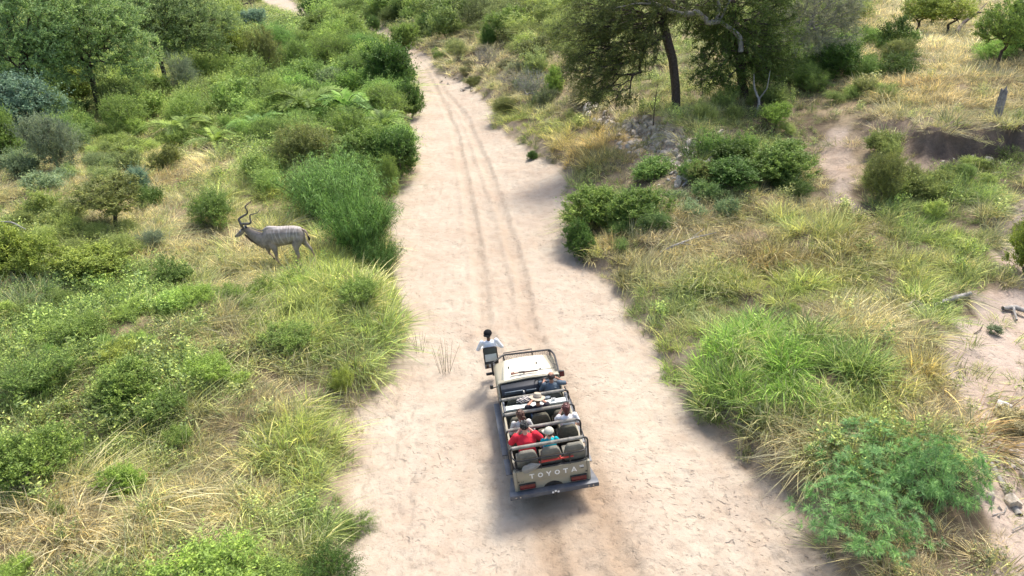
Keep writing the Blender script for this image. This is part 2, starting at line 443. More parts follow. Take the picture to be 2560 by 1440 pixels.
def skeleton(root_pts, targets, rng, r_tip, wig=0.12, bias=1.0, rmax=None):
    """join every target to the nearest earlier node; returns paths with pipe-model radii"""
    nodes = [np.array(p, float) for p in root_pts]; par = [-1] + list(range(len(root_pts) - 1))
    order = np.argsort(np.linalg.norm(targets - nodes[-1], axis=1))
    trunk_top = len(root_pts) - 1
    tips = []
    for k in order:
        T = targets[k]
        A = np.array(nodes)
        dd = np.linalg.norm(A - T, axis=1)
        # prefer nodes lower / nearer to the trunk so that limbs sweep outwards
        back = np.maximum(0, (np.linalg.norm(A - nodes[trunk_top], axis=1) - np.linalg.norm(T - nodes[trunk_top]) * 0.8))
        hi = np.maximum(0, A[:, 2] - T[2])
        j = int(np.argmin(dd + bias * back + 0.9 * hi))
        seg = max(2, int(np.linalg.norm(T - A[j]) / 0.28 / max(.6, np.linalg.norm(targets.max(0) - targets.min(0)) / 7)))
        last = j; p0 = A[j]; L = np.linalg.norm(T - p0)
        side = rng.normal(size=3) * wig * L; side[2] = abs(side[2]) * .6
        for q in range(1, seg + 1):
            f = q / seg
            pt = p0 * (1 - f) + T * f + side * math.sin(math.pi * f) + (rng.normal(size=3) * 0.02 * L if q < seg else 0)
            nodes.append(pt); par.append(last); last = len(nodes) - 1
        tips.append((k, last))
    n = len(nodes); cnt = np.zeros(n); 
    for _, l in tips: cnt[l] += 1
    for i in range(n - 1, 0, -1):
        if par[i] >= 0: cnt[par[i]] += cnt[i]
    R = r_tip * np.maximum(cnt, 1) ** 0.45
    if rmax: R = np.minimum(R, rmax)
    A = np.array(nodes)
    child = {}
    for i, q in enumerate(par): child.setdefault(q, []).append(i)
    paths = []
    starts = [(-1, 0)]
    while starts:
        pa, i = starts.pop()
        pts = [A[pa]] if pa >= 0 else []; rr = [min(R[pa], R[i] * 1.15)] if pa >= 0 else []
        while True:
            pts.append(A[i]); rr.append(R[i])
            ch = sorted(child.get(i, []), key=lambda c: -cnt[c])
            if not ch: break
            for c in ch[1:]: starts.append((i, c))
            i = ch[0]
        rr[-1] *= 0.5
        paths.append((np.array(pts), np.array(rr)))
    tipd = {}
    for k, l in tips:
        dv = A[l] - A[par[l]]; tipd[k] = dv / (np.linalg.norm(dv) + 1e-9)
    return paths, np.array([tipd[k] for k in range(len(targets))])

def blob_pts(blobs, n, rng, shell=0.45):
    """points spread in a union of ellipsoids (cx,cy,cz,rx,ry,rz), thicker towards their skins"""
    vol = np.array([b[3] * b[4] * b[5] for b in blobs]) ** .75; vol /= vol.sum()
    k = rng.choice(len(blobs), n, p=vol)
    B = np.array(blobs)[k]
    d = rng.normal(size=(n, 3)); d /= np.linalg.norm(d, axis=1)[:, None]
    r = (shell + (1 - shell) * rng.random(n)) ** 0.6
    r *= 0.82 + 0.3 * rng.random(n)
    return B[:, :3] + d * B[:, 3:] * r[:, None]

def make_plant(name, root, blobs, T, seed, sprays=5, per=9, spray=0.35, L=.07, W=.035, r_tip=.006, zmin=0.05, droop=0., fold=.25,
               outward=.8, up=.25, wig=.12, shell=.45, rmax=None, leafy=1.0):
    """returns (wood verts,quads), (leaf verts,quads,tint)"""
    rng = np.random.default_rng(seed)
    tg = blob_pts(blobs, T, rng, shell); tg = tg[tg[:, 2] > zmin]
    paths, td = skeleton(root, tg, rng, r_tip, wig, rmax=rmax)
    cen = np.array(root[-1])
    C = []; D = []; K = []; n = len(tg)
    for s_ in range(sprays):
        od = tg - cen; od /= np.linalg.norm(od, axis=1)[:, None] + 1e-9
        dv = td * .5 + od * outward + rng.normal(size=(n, 3)) * .75; dv[:, 2] += up
        dv /= np.linalg.norm(dv, axis=1)[:, None]
        ln = spray * rng.uniform(.4, 1.25, n) * np.where(rng.random(n) < .14, 1.9, 1.0)
        keep = rng.random(n) < leafy
        for j in range(per):
            f = (j + rng.random(n)) / per
            pos = tg + dv * (ln * f)[:, None]; pos[:, 2] -= droop * ln * f * f
            C.append((pos + rng.normal(size=(n, 3)) * .012)[keep])
            dd = dv * .5 + rng.normal(size=(n, 3)) * .8; dd[:, 2] += .15 - droop * .6
            D.append(dd[keep]); K.append(np.arange(n)[keep])
        tw = [(np.stack([tg[i], tg[i] + dv[i] * ln[i] * .55 - np.array([0, 0, droop * .25 * ln[i]]), tg[i] + dv[i] * ln[i] * .95 - np.array([0, 0, droop * .85 * ln[i]])]), np.array([r_tip * .6, r_tip * .45, r_tip * .2])) for i in range(n)]
        paths = paths + (tw if (s_ < 2 or leafy < .6) else [])
    C = np.concatenate(C); D = np.concatenate(D); K = np.concatenate(K)
    v, f = leaves(C, D, L, W, rng, fold, droop * .3)
    ct = rng.random(n)
    tint = np.clip(0.5 * ct[K] + 0.5 * rng.random(len(K)), 0, 1)
    tint = np.repeat(tint, 4)
    wv_, wq = tubes(paths)
    return (wv_, wq), (v, f, tint)

def reed_parts(seed, R, Hh, stems, L, W, nl, whorl=False, lean=0.8, curve=.5):
    """many arching stems from the ground, long narrow blades"""
    rng = np.random.default_rng(seed)
    paths = []; C = []; D = []; K = []
    for s_ in range(stems):
        a = rng.random() * 6.283; rr = R * .55 * math.sqrt(rng.random())
        b = np.array([math.cos(a) * rr, math.sin(a) * rr, 0.])
        d = np.array([math.cos(a) * lean * rr / R * 1.7, math.sin(a) * lean * rr / R * 1.7, 1.]) + rng.normal(size=3) * .16
        d /= np.linalg.norm(d)
        ln = Hh * rng.uniform(.6, 1.08)
        f = np.linspace(0, 1, 7)[:, None]
        pts = b + d * ln * f; out_ = np.array([d[0], d[1], 0]); pts = pts + out_ * curve * ln * .5 * f ** 2; pts[:, 2:] -= np.linalg.norm(out_) * curve * ln * .35 * f ** 2
        paths.append((pts, np.linspace(.010, .004, 7)))
        if whorl:
            ff = np.concatenate([np.full(nl * 2 // 3, 1.0), rng.uniform(.55, 1, nl // 3)])
        else: ff = rng.uniform(.3, 1, nl)
        for q in ff:
            i = min(int(q * 6), 5); w = q * 6 - i
            C.append(pts[i] * (1 - w) + pts[i + 1] * w)
            v = rng.normal(size=3); v -= d * v.dot(d) * .9; v /= np.linalg.norm(v)
            D.append(v * (.85 if whorl else .75) + d * rng.uniform(.1, .9 if whorl else 1.3)); K.append(s_)
    C = np.array(C); D = np.array(D); K = np.array(K); n = len(C)
    d = D / np.linalg.norm(D, axis=1)[:, None]
    LL = L * rng.uniform(.6, 1.2, n); s = np.cross(d, rng.normal(size=(n, 3)) * .4 + np.array([0, 0, 1.])); s /= np.linalg.norm(s, axis=1)[:, None] + 1e-9
    p1 = C + d * (LL * .45)[:, None]; p2 = C + d * LL[:, None]; p2[:, 2] -= LL * .45 * (1 if not whorl else .45); p1[:, 2] -= LL * .04
    hw = (W / 2)
    v = np.stack([C, p1 + s * hw, p1 - s * hw, p2], 1).reshape(-1, 3)
    b4 = np.arange(n)[:, None] * 4
    tri = np.concatenate([b4 + np.array([[0, 1, 2]]), b4 + np.array([[1, 3, 2]])])
    tint = np.repeat(np.clip(.5 * rng.random(stems)[K] + .5 * rng.random(n), 0, 1), 4)
    return tubes(paths), (v, tri, tint)

def palm_parts(seed, fronds=15, L=1.9, stemh=.3):
    rng = np.random.default_rng(seed); paths = []; V = []; F = []; TI = []; off = 0
    for k in range(fronds):
        a = k * 2.4 + rng.normal() * .2; el = rng.uniform(.45, 1.35); ln = L * rng.uniform(.7, 1.1)
        f = np.linspace(0, 1, 12)
        h = np.array([math.cos(a), math.sin(a), 0.])
        pts = np.array([0, 0, stemh]) + h * (np.cos(el) * ln * f + .28 * ln * f ** 2)[:, None] + np.array([0, 0, 1.]) * (np.sin(el) * ln * f - .62 * ln * f ** 2.2)[:, None]
        paths.append((pts, np.linspace(.018, .004, 12)))
        nl = 34
        ff = np.linspace(.12, .99, nl); ii = np.minimum((ff * 11).astype(int), 10); w = (ff * 11 - ii)[:, None]
        c = pts[ii] * (1 - w) + pts[ii + 1] * w; t = pts[ii + 1] - pts[ii]; t /= np.linalg.norm(t, axis=1)[:, None]
        side = np.cross(t, [0, 0, 1.]); side /= np.linalg.norm(side, axis=1)[:, None] + 1e-9; upv = np.cross(side, t)
        for sg in (-1, 1):
            d = side * sg * .75 + t * .6 + upv * .25 + rng.normal(size=(nl, 3)) * .06
            d /= np.linalg.norm(d, axis=1)[:, None]
            ll = (.42 * np.sin(np.clip(ff * 1.15 + .25, 0, 1.4) * 2.1) + .1) * L / 1.9 * rng.uniform(.85, 1.1, nl)
            wv2 = t * .022
            tip = c + d * ll[:, None]; tip[:, 2] -= .12 * ll; mid_ = c + d * (ll * .5)[:, None]
            V.append(np.stack([c, mid_ + wv2, tip, mid_ - wv2], 1).reshape(-1, 3)); F.append(np.arange(4 * nl).reshape(nl, 4) + off); off += 4 * nl
            TI.append(np.full(4 * nl, rng.uniform(.1, .9)))
    return tubes(paths), (np.concatenate(V), np.concatenate(F), np.concatenate(TI))

PROTO = {}
def proto(key, parts, wood=M_BARK, mat=M_LEAF):
    (wv_, wq), (lv, lf, ti) = parts
    PROTO[key] = (np_mesh(key + '_stems', wv_, [wq], wood, smooth=True), np_mesh(key + '_foliage', lv, [lf], mat, attr=ti))

def bush_blobs(rng, R=1.0, Hh=1.0, n=7):
    b = []
    for i in range(n):
        a = rng.random() * 6.283; r = R * rng.uniform(.15, .62)
        q = R * rng.uniform(.28, .5)
        b.append((math.cos(a) * r, math.sin(a) * r, Hh * rng.uniform(.35, .78), q, q, q * Hh / R * rng.uniform(.6, .95)))
    b.append((0, 0, Hh * .5, R * .6, R * .6, Hh * .42))
    return b
_r = np.random.default_rng(11)
# leafy bushes: sized in metres (radius, height)
for i in range(3):
    proto(f'leafy{i}', make_plant('b', [(0, 0, 0), (0.02, .01, .12)], bush_blobs(_r, 1.2, 1.9, 9), 330, 100 + i, sprays=6, per=11, spray=.30, L=.07, W=.038, r_tip=.004, rmax=.05, up=.4))
for i in range(3):
    proto(f'fine{i}', make_plant('b', [(0, 0, 0), (0.0, .02, .1)], bush_blobs(_r, 1.2, 1.7, 8), 360, 120 + i, sprays=6, per=10, spray=.30, L=.06, W=.022, r_tip=.0035, outward=.6, rmax=.045))
for i in range(2):
    proto(f'feather{i}', make_plant('b', [(0, 0, 0), (0.0, .02, .15)], bush_blobs(_r, 1.2, 1.6, 7), 220, 140 + i, sprays=6, per=18, spray=.55, L=.055, W=.016, r_tip=.004, droop=.35, outward=1.1, rmax=.04))
for i in range(2):
    proto(f'twiggy{i}', make_plant('b', [(0, 0, 0), (0.02, .02, .2)], [(0, 0, 1.35, 1.0, 1.0, .75), (.4, .1, 1.0, .6, .6, .5), (-.4, -.2, 1.1, .6, .6, .5)], 260, 160 + i, sprays=4, per=5, spray=.28, L=.045, W=.025, r_tip=.006, leafy=.5, zmin=.3, rmax=.05), wood=M_PALEBARK)
for i in range(2):
    proto(f'smalltree{i}', make_plant('b', [(0, 0, 0), (.05, .02, .5), (.02, .08, 1.0)], [(0, 0, 2.4, 1.0, 1.0, .9), (.6, .2, 1.9, .7, .7, .6), (-.6, -.3, 2.0, .7, .7, .7), (.1, .5, 2.9, .6, .6, .5)], 360, 170 + i, sprays=5, per=9, spray=.3, L=.08, W=.042, r_tip=.005, zmin=.9, rmax=.07), wood=M_DARKBARK)
for i in range(2):
    proto(f'weed{i}', make_plant('b', [(0, 0, 0), (0, 0, .05)], bush_blobs(_r, .5, .7, 5), 80, 180 + i, sprays=4, per=8, spray=.2, L=.07, W=.035, r_tip=.003, outward=.4, up=.8, rmax=.015))
for i in range(2):
    proto(f'sprout{i}', make_plant('b', [(0, 0, 0), (0, 0, .05)], bush_blobs(_r, .8, 1.0, 7), 170, 190 + i, sprays=6, per=14, spray=.32, L=.05, W=.018, r_tip=.003, outward=.25, up=1.6, rmax=.015))
proto('reed0', reed_parts(5, 1.5, 2.1, 420, .30, .022, 34, lean=.85, curve=.55), wood=M_LEAF)
proto('reed1', reed_parts(6, 1.5, 2.0, 380, .28, .022, 34, lean=.9, curve=.6), wood=M_LEAF)
proto('lance0', reed_parts(7, 1.3, 1.6, 190, .25, .019, 48, whorl=True, lean=1.1, curve=.4), wood=M_BARK)
proto('lance1', reed_parts(8, 1.3, 1.5, 170, .25, .019, 48, whorl=True, lean=1.1, curve=.4), wood=M_BARK)
proto('palm0', palm_parts(1, 17), wood=M_LEAF)
proto('palm1', palm_parts(2, 14, 1.7), wood=M_LEAF)

SIZE = {'leafy': (1.45, 2.1), 'fine': (1.45, 1.95), 'feather': (1.6, 1.9), 'twiggy': (1.3, 2.2), 'smalltree': (1.45, 3.5), 'weed': (.62, .85), 'sprout': (1.0, 1.5), 'reed': (2.0, 2.0), 'lance': (1.7, 1.6), 'palm': (1.7, 1.4)}
NAMEOF = {'leafy': 'bush', 'fine': 'bush', 'feather': 'bush', 'twiggy': 'shrub', 'smalltree': 'small_tree', 'weed': 'plant', 'sprout': 'plant', 'reed': 'reed_clump', 'lance': 'shrub', 'palm': 'palm'}
PARTOF = {'reed': ('stems', 'leaves'), 'palm': ('stalks', 'fronds'), 'smalltree': ('trunk', 'crown'), 'weed': ('stems', 'leaves'), 'sprout': ('stems', 'leaves')}
_pc = [0]
PLANTS = []
def plant(kind, u, v, wpx, hpx, colr, label, cat=None, name=None, group=None, variant=None, back=0.0):
    """a plant rooted where (u, v) of the photograph meets the ground, wpx by hpx big there"""
    _pc[0] += 1
    g = hit(u, v)
    dpt = depth(g)
    mpp = dpt / FPX
    R0, H0 = SIZE[kind]
    nvar = sum(1 for k in PROTO if k.rstrip('0123456789') == kind)
    var = variant if variant is not None else _pc[0] % nvar
    w = 1.25 * wpx * mpp / (2 * R0)
    # vertical extent in the picture = height seen obliquely plus the footprint's depth
    ang = math.atan2(CAM_H - g.z, math.hypot(g.x, g.y))
    hreal = max(0.25, (hpx * mpp - wpx * mpp * 0.55 * math.sin(ang)) / math.cos(ang))
    if u < 1090 and v < 520: hreal *= 1.25
    hs = hreal / H0
    if kind == 'lance': w /= 1.2
    hs = max(hs, w * (1.0 if kind == 'palm' else .45)); hs = min(hs, w * 1.9)
    g.z = float(terrain(np.array([g.x]), np.array([g.y]))[0]) - 0.05
    e = empty(name or NAMEOF[kind], g, (_pc[0] * 2.399) % 6.283)
    e.scale = (w, w, hs)
    c = cat or {'palm': 'palm', 'smalltree': 'tree', 'twiggy': 'shrub', 'reed_clump': 'reeds'}.get(kind, 'reeds' if kind == 'reed' else 'plant' if kind in ('weed', 'sprout') else 'bush')
    tag(e, label, c, group)
    wn_, ln_ = PARTOF.get(kind, ('stems', 'foliage'))
    a = link(wn_, PROTO[f'{kind}{var}'][0], parent=e); b = link(ln_, PROTO[f'{kind}{var}'][1], parent=e)
    b.color = (*colr, 1); a.color = (colr[0] * .8, colr[1] * .7, colr[2] * .8, 1)
    PLANTS.append((g.x, g.y, w * R0))
    return e

# ------------------------------------------------------------------ the plants, one by one
GR = (.22, .325, .085); BR = (.29, .43, .10); DG = (.095, .18, .045); OL = (.22, .26, .09); YG = (.33, .41, .10); YO = (.27, .35, .08)
BG = (.19, .30, .22); GG = (.20, .26, .17); SG = (.26, .36, .18); MG = (.18, .28, .075); TN = (.42, .40, .25); RD = (.17, .36, .13); PG = (.20, .36, .10)
# left bank, far
plant('leafy', 640, 74, 80, 44, BG, 'blue-grey bush at the top left between the far trees and the far sand bend', variant=0)
plant('leafy', 790, 62, 80, 60, DG, 'dark green round bush standing beside the far sand bend')
plant('fine', 742, 122, 95, 45, GR, 'bright green bush in front of the dark round bush by the far sand bend')
plant('fine', 850, 92, 110, 50, MG, 'mid green bush to the right of the dark round bush by the far bend')
plant('fine', 935, 92, 54, 46, DG, 'small dark green bush left of the round green bush in the far riverbed')
plant('leafy', 1014, 134, 88, 66, GR, 'round green bush standing out into the far narrowing of the riverbed')
plant('fine', 668, 188, 110, 110, OL, 'dark olive upright bush behind the palm fronds on the left bank', variant=1)
plant('fine', 745, 190, 100, 80, MG, 'mid green bush right of the dark olive upright bush')
plant('smalltree', 600, 186, 90, 105, YO, 'small yellowish tree with a dark leaning branch on the left bank')
plant('feather', 830, 165, 150, 90, GR, 'broad soft green bush in the middle of the far left thicket')
plant('feather', 690, 135, 130, 70, PG, 'light green feathery bush above the dark olive upright bush')
plant('fine', 915, 165, 120, 80, PG, 'yellow-green bush near the tip of the far left thicket')
plant('leafy', 825, 232, 100, 60, SG, 'pale silvery bush surrounded by green thicket on the left bank')
plant('feather', 930, 225, 150, 110, MG, 'feathery green bush left of the dark bushes lining the sand')
plant('leafy', 985, 240, 150, 120, DG, 'dark green bush lining the sand, farther of the two large dark ones')
plant('leafy', 1030, 296, 90, 90, DG, 'small dark green bush leaning over the sand edge where the bank juts out')
plant('fine', 965, 300, 150, 90, GR, 'green bush behind the small dark one that leans over the sand')
# palms
plant('palm', 455, 352, 150, 80, GR, 'low palm with light green fronds left of the other palms')
plant('palm', 545, 372, 130, 70, GR, 'low palm between dry grass and the green thicket')
plant('palm', 605, 250, 130, 66, GR, 'yellow-green low palm below the small yellowish tree')
plant('palm', 690, 236, 120, 60, GR, 'low palm just below the dark olive upright bush')
plant('palm', 770, 300, 190, 100, GR, 'spreading palm in the centre of the left thicket')
plant('palm', 870, 305, 190, 110, PG, 'spreading palm right of the one in the centre of the thicket')
plant('palm', 960, 345, 130, 80, GR, 'palm nearest the sand on the left bank')
plant('palm', 800, 380, 170, 90, GR, 'palm in front of the two spreading ones on the left bank')
plant('palm', 650, 340, 130, 70, PG, 'small palm at the dry grass side of the left thicket')
plant('fine', 705, 300, 130, 90, GR, 'soft green bush among the palms')
plant('fine', 885, 375, 160, 110, GR, 'broad green bush behind the dark bush at the sand edge')
plant('leafy', 1000, 448, 150, 125, DG, 'large dark green bush overhanging the sand beyond the reed mound', variant=0)
plant('leafy', 925, 430, 150, 110, MG, 'mid green bush joined to the left side of the dark overhanging bush')
plant('fine', 770, 432, 190, 130, OL, 'big dark olive feathery bush behind the reed mound', variant=2)
plant('fine', 975, 505, 80, 110, GR, 'narrow green bush between the reed mound and the sand')
# reed mound: clumps painted darker towards the foot for its shaded side
plant('reed', 845, 540, 175, 190, (.18, .33, .09), 'blue-green reed clump at the top of the mound behind the antelope', variant=0)
plant('reed', 905, 615, 150, 200, (.13, .26, .06), 'blue-green reed clump in the middle of the mound', variant=1)
plant('reed', 950, 680, 90, 150, (.10, .20, .05), 'blue-green reed clump at the foot of the mound next to the sand', variant=0)
plant('reed', 790, 490, 95, 100, (.24, .34, .13), 'pale grey-green reed clump at the left shoulder of the mound', variant=1)
# left bank, middle
plant('feather', 470, 250, 96, 100, GG, 'grey-green airy shrub right of the dark tree trunk')
plant('fine', 318, 330, 130, 95, GR, 'rounded green bush right of the nearest tree trunk', variant=0)
plant('leafy', 395, 250, 100, 60, MG, 'green bush between the two trunked trees')
plant('leafy', 95, 330, 200, 140, BG, 'large blue-grey bush at the left edge of the photo', variant=1)
plant('fine', 150, 430, 160, 150, GG, 'grey-green round bush in front of the blue-grey bush', variant=0)
plant('leafy', 18, 425, 130, 140, MG, 'green bush cut by the left edge below the blue-grey bush')
plant('fine', 200, 250, 120, 90, YO, 'yellowish bush behind the blue-grey bush')
plant('smalltree', 292, 572, 170, 160, OL, 'small olive tree with bare stems standing alone in dry grass', name='small_tree')
plant('leafy', 355, 500, 80, 80, BG, 'blue-grey shrub behind the lone small olive tree')
plant('fine', 530, 570, 150, 125, MG, 'dark green feathery bush behind the head of the antelope', variant=1)
plant('leafy', 420, 425, 90, 60, OL, 'small olive bush in the dry grass below the palms')
plant('leafy', 60, 700, 200, 170, YO, 'yellow-green bush at the left edge with a bare grey branch', variant=2)
plant('leafy', 240, 695, 210, 120, YO, 'wide yellow-green bush below the lone small olive tree', variant=0)
plant('fine', 385, 625, 90, 70, GG, 'small grey-green bush left of the antelope')
# left bank, near
plant('sprout', 490, 768, 130, 100, BR, 'bright green upright plant below the antelope, left')
plant('sprout', 575, 760, 120, 80, GR, 'green upright plant directly below the chest of the antelope')
plant('sprout', 200, 860, 190, 140, GR, 'green bush in the grass near the left edge, halfway down')
plant('sprout', 90, 985, 230, 160, MG, 'mid green bush at the left edge below the halfway green bush')
plant('leafy', 330, 1010, 180, 160, GR, 'large green bush with a dark hollow under it in the near left grass')
plant('sprout', 525, 950, 160, 120, BR, 'tall bright green plant right of the large bush with the dark hollow')
plant('sprout', 300, 905, 130, 90, YG, 'yellow-green bush above the large bush with the dark hollow')
plant('sprout', 430, 1040, 150, 120, MG, 'green bush tangled with dry blades right of the dark hollow')
plant('leafy', 110, 1205, 230, 200, GR, 'large bright bush at the lower left edge of the photo')
plant('sprout', 455, 1120, 100, 90, GR, 'small green bush right of centre in the near left grass')
plant('leafy', 318, 1228, 120, 110, BR, 'compact bright green bush standing alone in near dry grass')
plant('sprout', 30, 1460, 130, 110, BR, 'bright green plant in the bottom left corner')
plant('sprout', 560, 1490, 380, 210, BR, 'broad bright green plant at the bottom edge', variant=0)
plant('sprout', 680, 1480, 200, 150, GR, 'green plant right beside the broad bright one at the bottom edge', variant=1)
plant('feather', 830, 1480, 190, 200, DG, 'dark blue-green feathery bush by the sand at the bottom edge', variant=0)
plant('feather', 885, 1330, 110, 90, MG, 'feathery spray reaching over the sand above the dark bush at the bottom')
plant('sprout', 860, 990, 70, 110, YG, 'light green ferny plant at the sand edge left of the vehicle')
plant('sprout', 735, 870, 180, 110, GR, 'green upright plant on the grassy hump beside the sand')
plant('sprout', 900, 760, 150, 120, GR, 'green upright plant on the sand side of the grassy hump')
# right bank, far
for (u, v, w_, h_, c_, lb) in [
    (900, 30, 90, 40, DG, 'dark far bush left of the others at the top edge'), (960, 38, 90, 46, MG, 'far green bush second from the left at the top edge'),
    (1030, 30, 100, 50, DG, 'dark far bush above the round green bush in the riverbed'), (1085, 92, 70, 55, DG, 'dark green bush right of the round green bush in the riverbed'),
    (1140, 62, 110, 70, MG, 'wide mid green bush high on the far right bank'), (1105, 30, 80, 40, MG, 'green bush at the top edge above the wide far one'),
    (1180, 20, 110, 55, DG, 'dark bush at the top edge left of centre of the far right bank'), (1245, 5, 100, 60, MG, 'bush cut by the top edge above the large green far bush')]:
    plant('leafy' if w_ > 85 else 'fine', u, v, w_, h_, c_, lb)
plant('leafy', 1268, 98, 120, 85, GR, 'large green bush on the far right bank', variant=2)
plant('leafy', 1226, 118, 40, 60, DG, 'small dark tree-like bush left of the large green far bush')
plant('twiggy', 1218, 176, 70, 70, TN, 'bare tan twiggy shrub at the edge of the far sand')
plant('leafy', 1345, 62, 110, 70, YG, 'yellowish green bush behind the large green far bush')
plant('fine', 1420, 60, 110, 80, YO, 'olive yellow bush left of the big tree crown at the top')
plant('twiggy', 1330, 255, 110, 95, GG, 'grey leafless shrub with a dark stem on the right bank slope')
plant('twiggy', 1280, 225, 80, 60, TN, 'pale twiggy shrub left of the grey leafless one')
plant('leafy', 1388, 238, 56, 85, BR, 'small upright bright green bush left of the big trees')
plant('fine', 1262, 285, 80, 55, OL, 'low dark olive bush overhanging the sand on the right')
plant('fine', 1185, 215, 60, 34, OL, 'low bush at the sand edge below the tan twiggy shrub')
plant('leafy', 1330, 398, 36, 30, DG, 'small dark green bush low at the right sand edge')
plant('leafy', 1450, 160, 80, 60, OL, 'olive bush on the slope left of the leftmost big tree crown')
# right bank middle
plant('leafy', 1490, 560, 180, 140, GR, 'big bright green leafy bush at the right sand edge', variant=1)
plant('leafy', 1590, 560, 170, 130, MG, 'dark green bush joined to the right of the big leafy one')
plant('leafy', 1450, 645, 100, 110, DG, 'dark green bush hanging over the sand below the big leafy bush')
plant('leafy', 1830, 470, 190, 110, DG, 'large dark green bush in the shade below the big trees', variant=2)
plant('leafy', 1945, 450, 190, 130, MG, 'dark bush with dry grass over it below the big trees, right')
plant('leafy', 1760, 460, 90, 70, OL, 'olive bush right of the broken rocky bank')
plant('smalltree', 1935, 330, 80, 85, BR, 'young bright yellow-green sapling in front of the right big tree')
plant('leafy', 2085, 205, 150, 110, DG, 'dark green bush on the shaded bank right of the grey tree', variant=0)
plant('fine', 2020, 235, 120, 90, MG, 'green bush at the foot of the grey twiggy tree')
plant('fine', 2240, 165, 100, 85, OL, 'olive bush where the shaded bank meets the pale grass')
plant('sprout', 2160, 235, 90, 60, OL, 'low green plant on the shaded bank')
plant('smalltree', 2290, 92, 100, 110, YO, 'yellow-green tree leftmost of the three on the pale grass')
plant('smalltree', 2365, 92, 110, 110, YG, 'yellow-green tree with two dark trunks beside the dead log')
plant('smalltree', 2330, 62, 80, 70, YO, 'yellow-green tree standing behind the two on the pale grass')
plant('smalltree', 2488, 178, 120, 185, GR, 'thin leaning tree at the right edge above the dead stump')
plant('smalltree', 2560, 130, 110, 120, GR, 'green tree cut by the right edge')
plant('leafy', 2560, 690, 120, 260, YO, 'yellow-olive leafy bush cut by the right edge beside the pale sand', variant=1)
plant('weed', 2484, 835, 44, 38, GG, 'small dark tuft plant alone on the pale sand slope')
plant('fine', 2200, 505, 120, 160, OL, 'upright scrub beside the bare footpath')
plant('fine', 2260, 470, 120, 90, OL, 'olive scrub left of the dark hollow in the bank')
plant('fine', 2400, 450, 100, 60, MG, 'green scrub growing in front of the dark hollow')
# oleander-like shrub on the right
plant('lance', 2200, 1190, 260, 170, (.17, .33, .12), 'blue-green narrow-leaved shrub at the lower right, back half', variant=0, name='narrow_leaved_shrub')
plant('lance', 2340, 1235, 200, 190, (.17, .33, .12), 'narrow-leaved shrub at the lower right, right-hand arm with bare stems', variant=1, name='narrow_leaved_shrub')
plant('lance', 2150, 1330, 250, 190, (.17, .33, .12), 'blue-green narrow-leaved shrub at the lower right, nearest the sand', variant=1, name='narrow_leaved_shrub')
plant('leafy', 2530, 1080, 120, 90, TN, 'brownish dry bush on the right slope below the white rock')
plant('fine', 2560, 600, 90, 70, OL, 'dark olive bush at the far end of the pale sand patch')

# ------------------------------------------------------------------ the big trees
def big_tree(base_uv, pts_px, blobs_px, colr, label, bark, seed, T=420, dz=0.0, kind='acacia', rmax=.3, rtip=.010, L=.10, W=.05, spr=.55, per=11, sprays=6, droop=.1, name='tree', dist_shift=0.0, leafy=1.):
    """trunk points and crown ellipsoids are given as (u, v, forward offset m, radii m) round the foot, at the foot's own distance"""
    g = hit(*base_uv); g.z -= .1
    dpt = depth(g); mpp = dpt / FPX
    ca = math.cos(math.atan2(CAM_H - g.z, g.y))
    def at(u, v, oy=0.0):
        # point in the upright plane through the foot
        r = ray(u, v); t = (g.y + oy) / r[1]
        return np.array([r[0] * t - g.x, oy, CAM_H + r[2] * t - g.z])
    root = [np.zeros(3)] + [at(*q) for q in pts_px]
    blobs = []
    for (u, v, oy, rx, ry, rz) in blobs_px:
        c = at(u, v, oy); blobs.append((c[0], c[1], c[2], rx, ry, rz))
    (wv_, wq), (lv, lf, ti) = make_plant('t', root, blobs, T, seed, sprays=sprays, per=per, spray=spr, L=L, W=W, r_tip=rtip, zmin=0.8, droop=droop, rmax=rmax, outward=.7, shell=.3, wig=.14, leafy=leafy)
    e = tag(empty(name, g), label, 'tree')
    a = link('trunk', np_mesh('trunk', wv_, [wq], bark, smooth=True), parent=e)
    b = link('crown', np_mesh('crown', lv, [lf], M_LEAF, attr=ti), parent=e); b.color = (*colr, 1)
    return e, g, at
big_tree((248, 278), [(238, 235), (228, 190), (215, 150)], [(230, 60, 0, 3.6, 3.2, 2.0), (160, 110, 0, 2.6, 2.6, 1.7), (310, 120, 0, 2.6, 2.4, 1.6), (250, 30, 1, 3.0, 2.6, 1.6), (340, 160, -.5, 1.6, 1.6, 1.2), (190, 170, -1, 1.8, 1.6, 1.0)],
         (.29, .42, .17), 'broad green tree with a dark trunk, nearest of the left-hand trees', M_DARKBARK, 201, T=760, sprays=6, L=.14, W=.07, spr=.5)
big_tree((414, 212), [(408, 175), (395, 135), (385, 110)], [(420, 40, 0, 4.2, 3.4, 1.9), (340, 40, 0, 3.0, 2.6, 1.7), (500, 60, 0, 3.2, 2.8, 1.8), (430, 100, -1, 2.6, 2.2, 1.2), (410, -20, 1, 3.8, 3.2, 2.2), (520, 110, 0, 1.8, 1.8, 1.1)],
         (.22, .31, .13), 'dark green tree with a forked dark trunk, second from the left', M_DARKBARK, 202, T=800, sprays=6, L=.15, W=.08, spr=.7)
big_tree((50, 300), [(48, 250), (50, 200), (55, 150)], [(60, 60, 0, 3.6, 3.2, 2.6), (0, 110, 0, 3.0, 2.6, 2.2), (120, 120, 0, 2.0, 2.0, 1.8), (40, -30, 0, 3.8, 3, 2.2), (90, 200, 0, 1.8, 1.6, 1.2), (10, 200, 0, 2, 1.8, 1.2)],
         (.30, .45, .20), 'pale green tree at the top left corner, its trunk hidden by bushes', M_DARKBARK, 203, T=800, sprays=6, L=.15, W=.085, spr=.7)
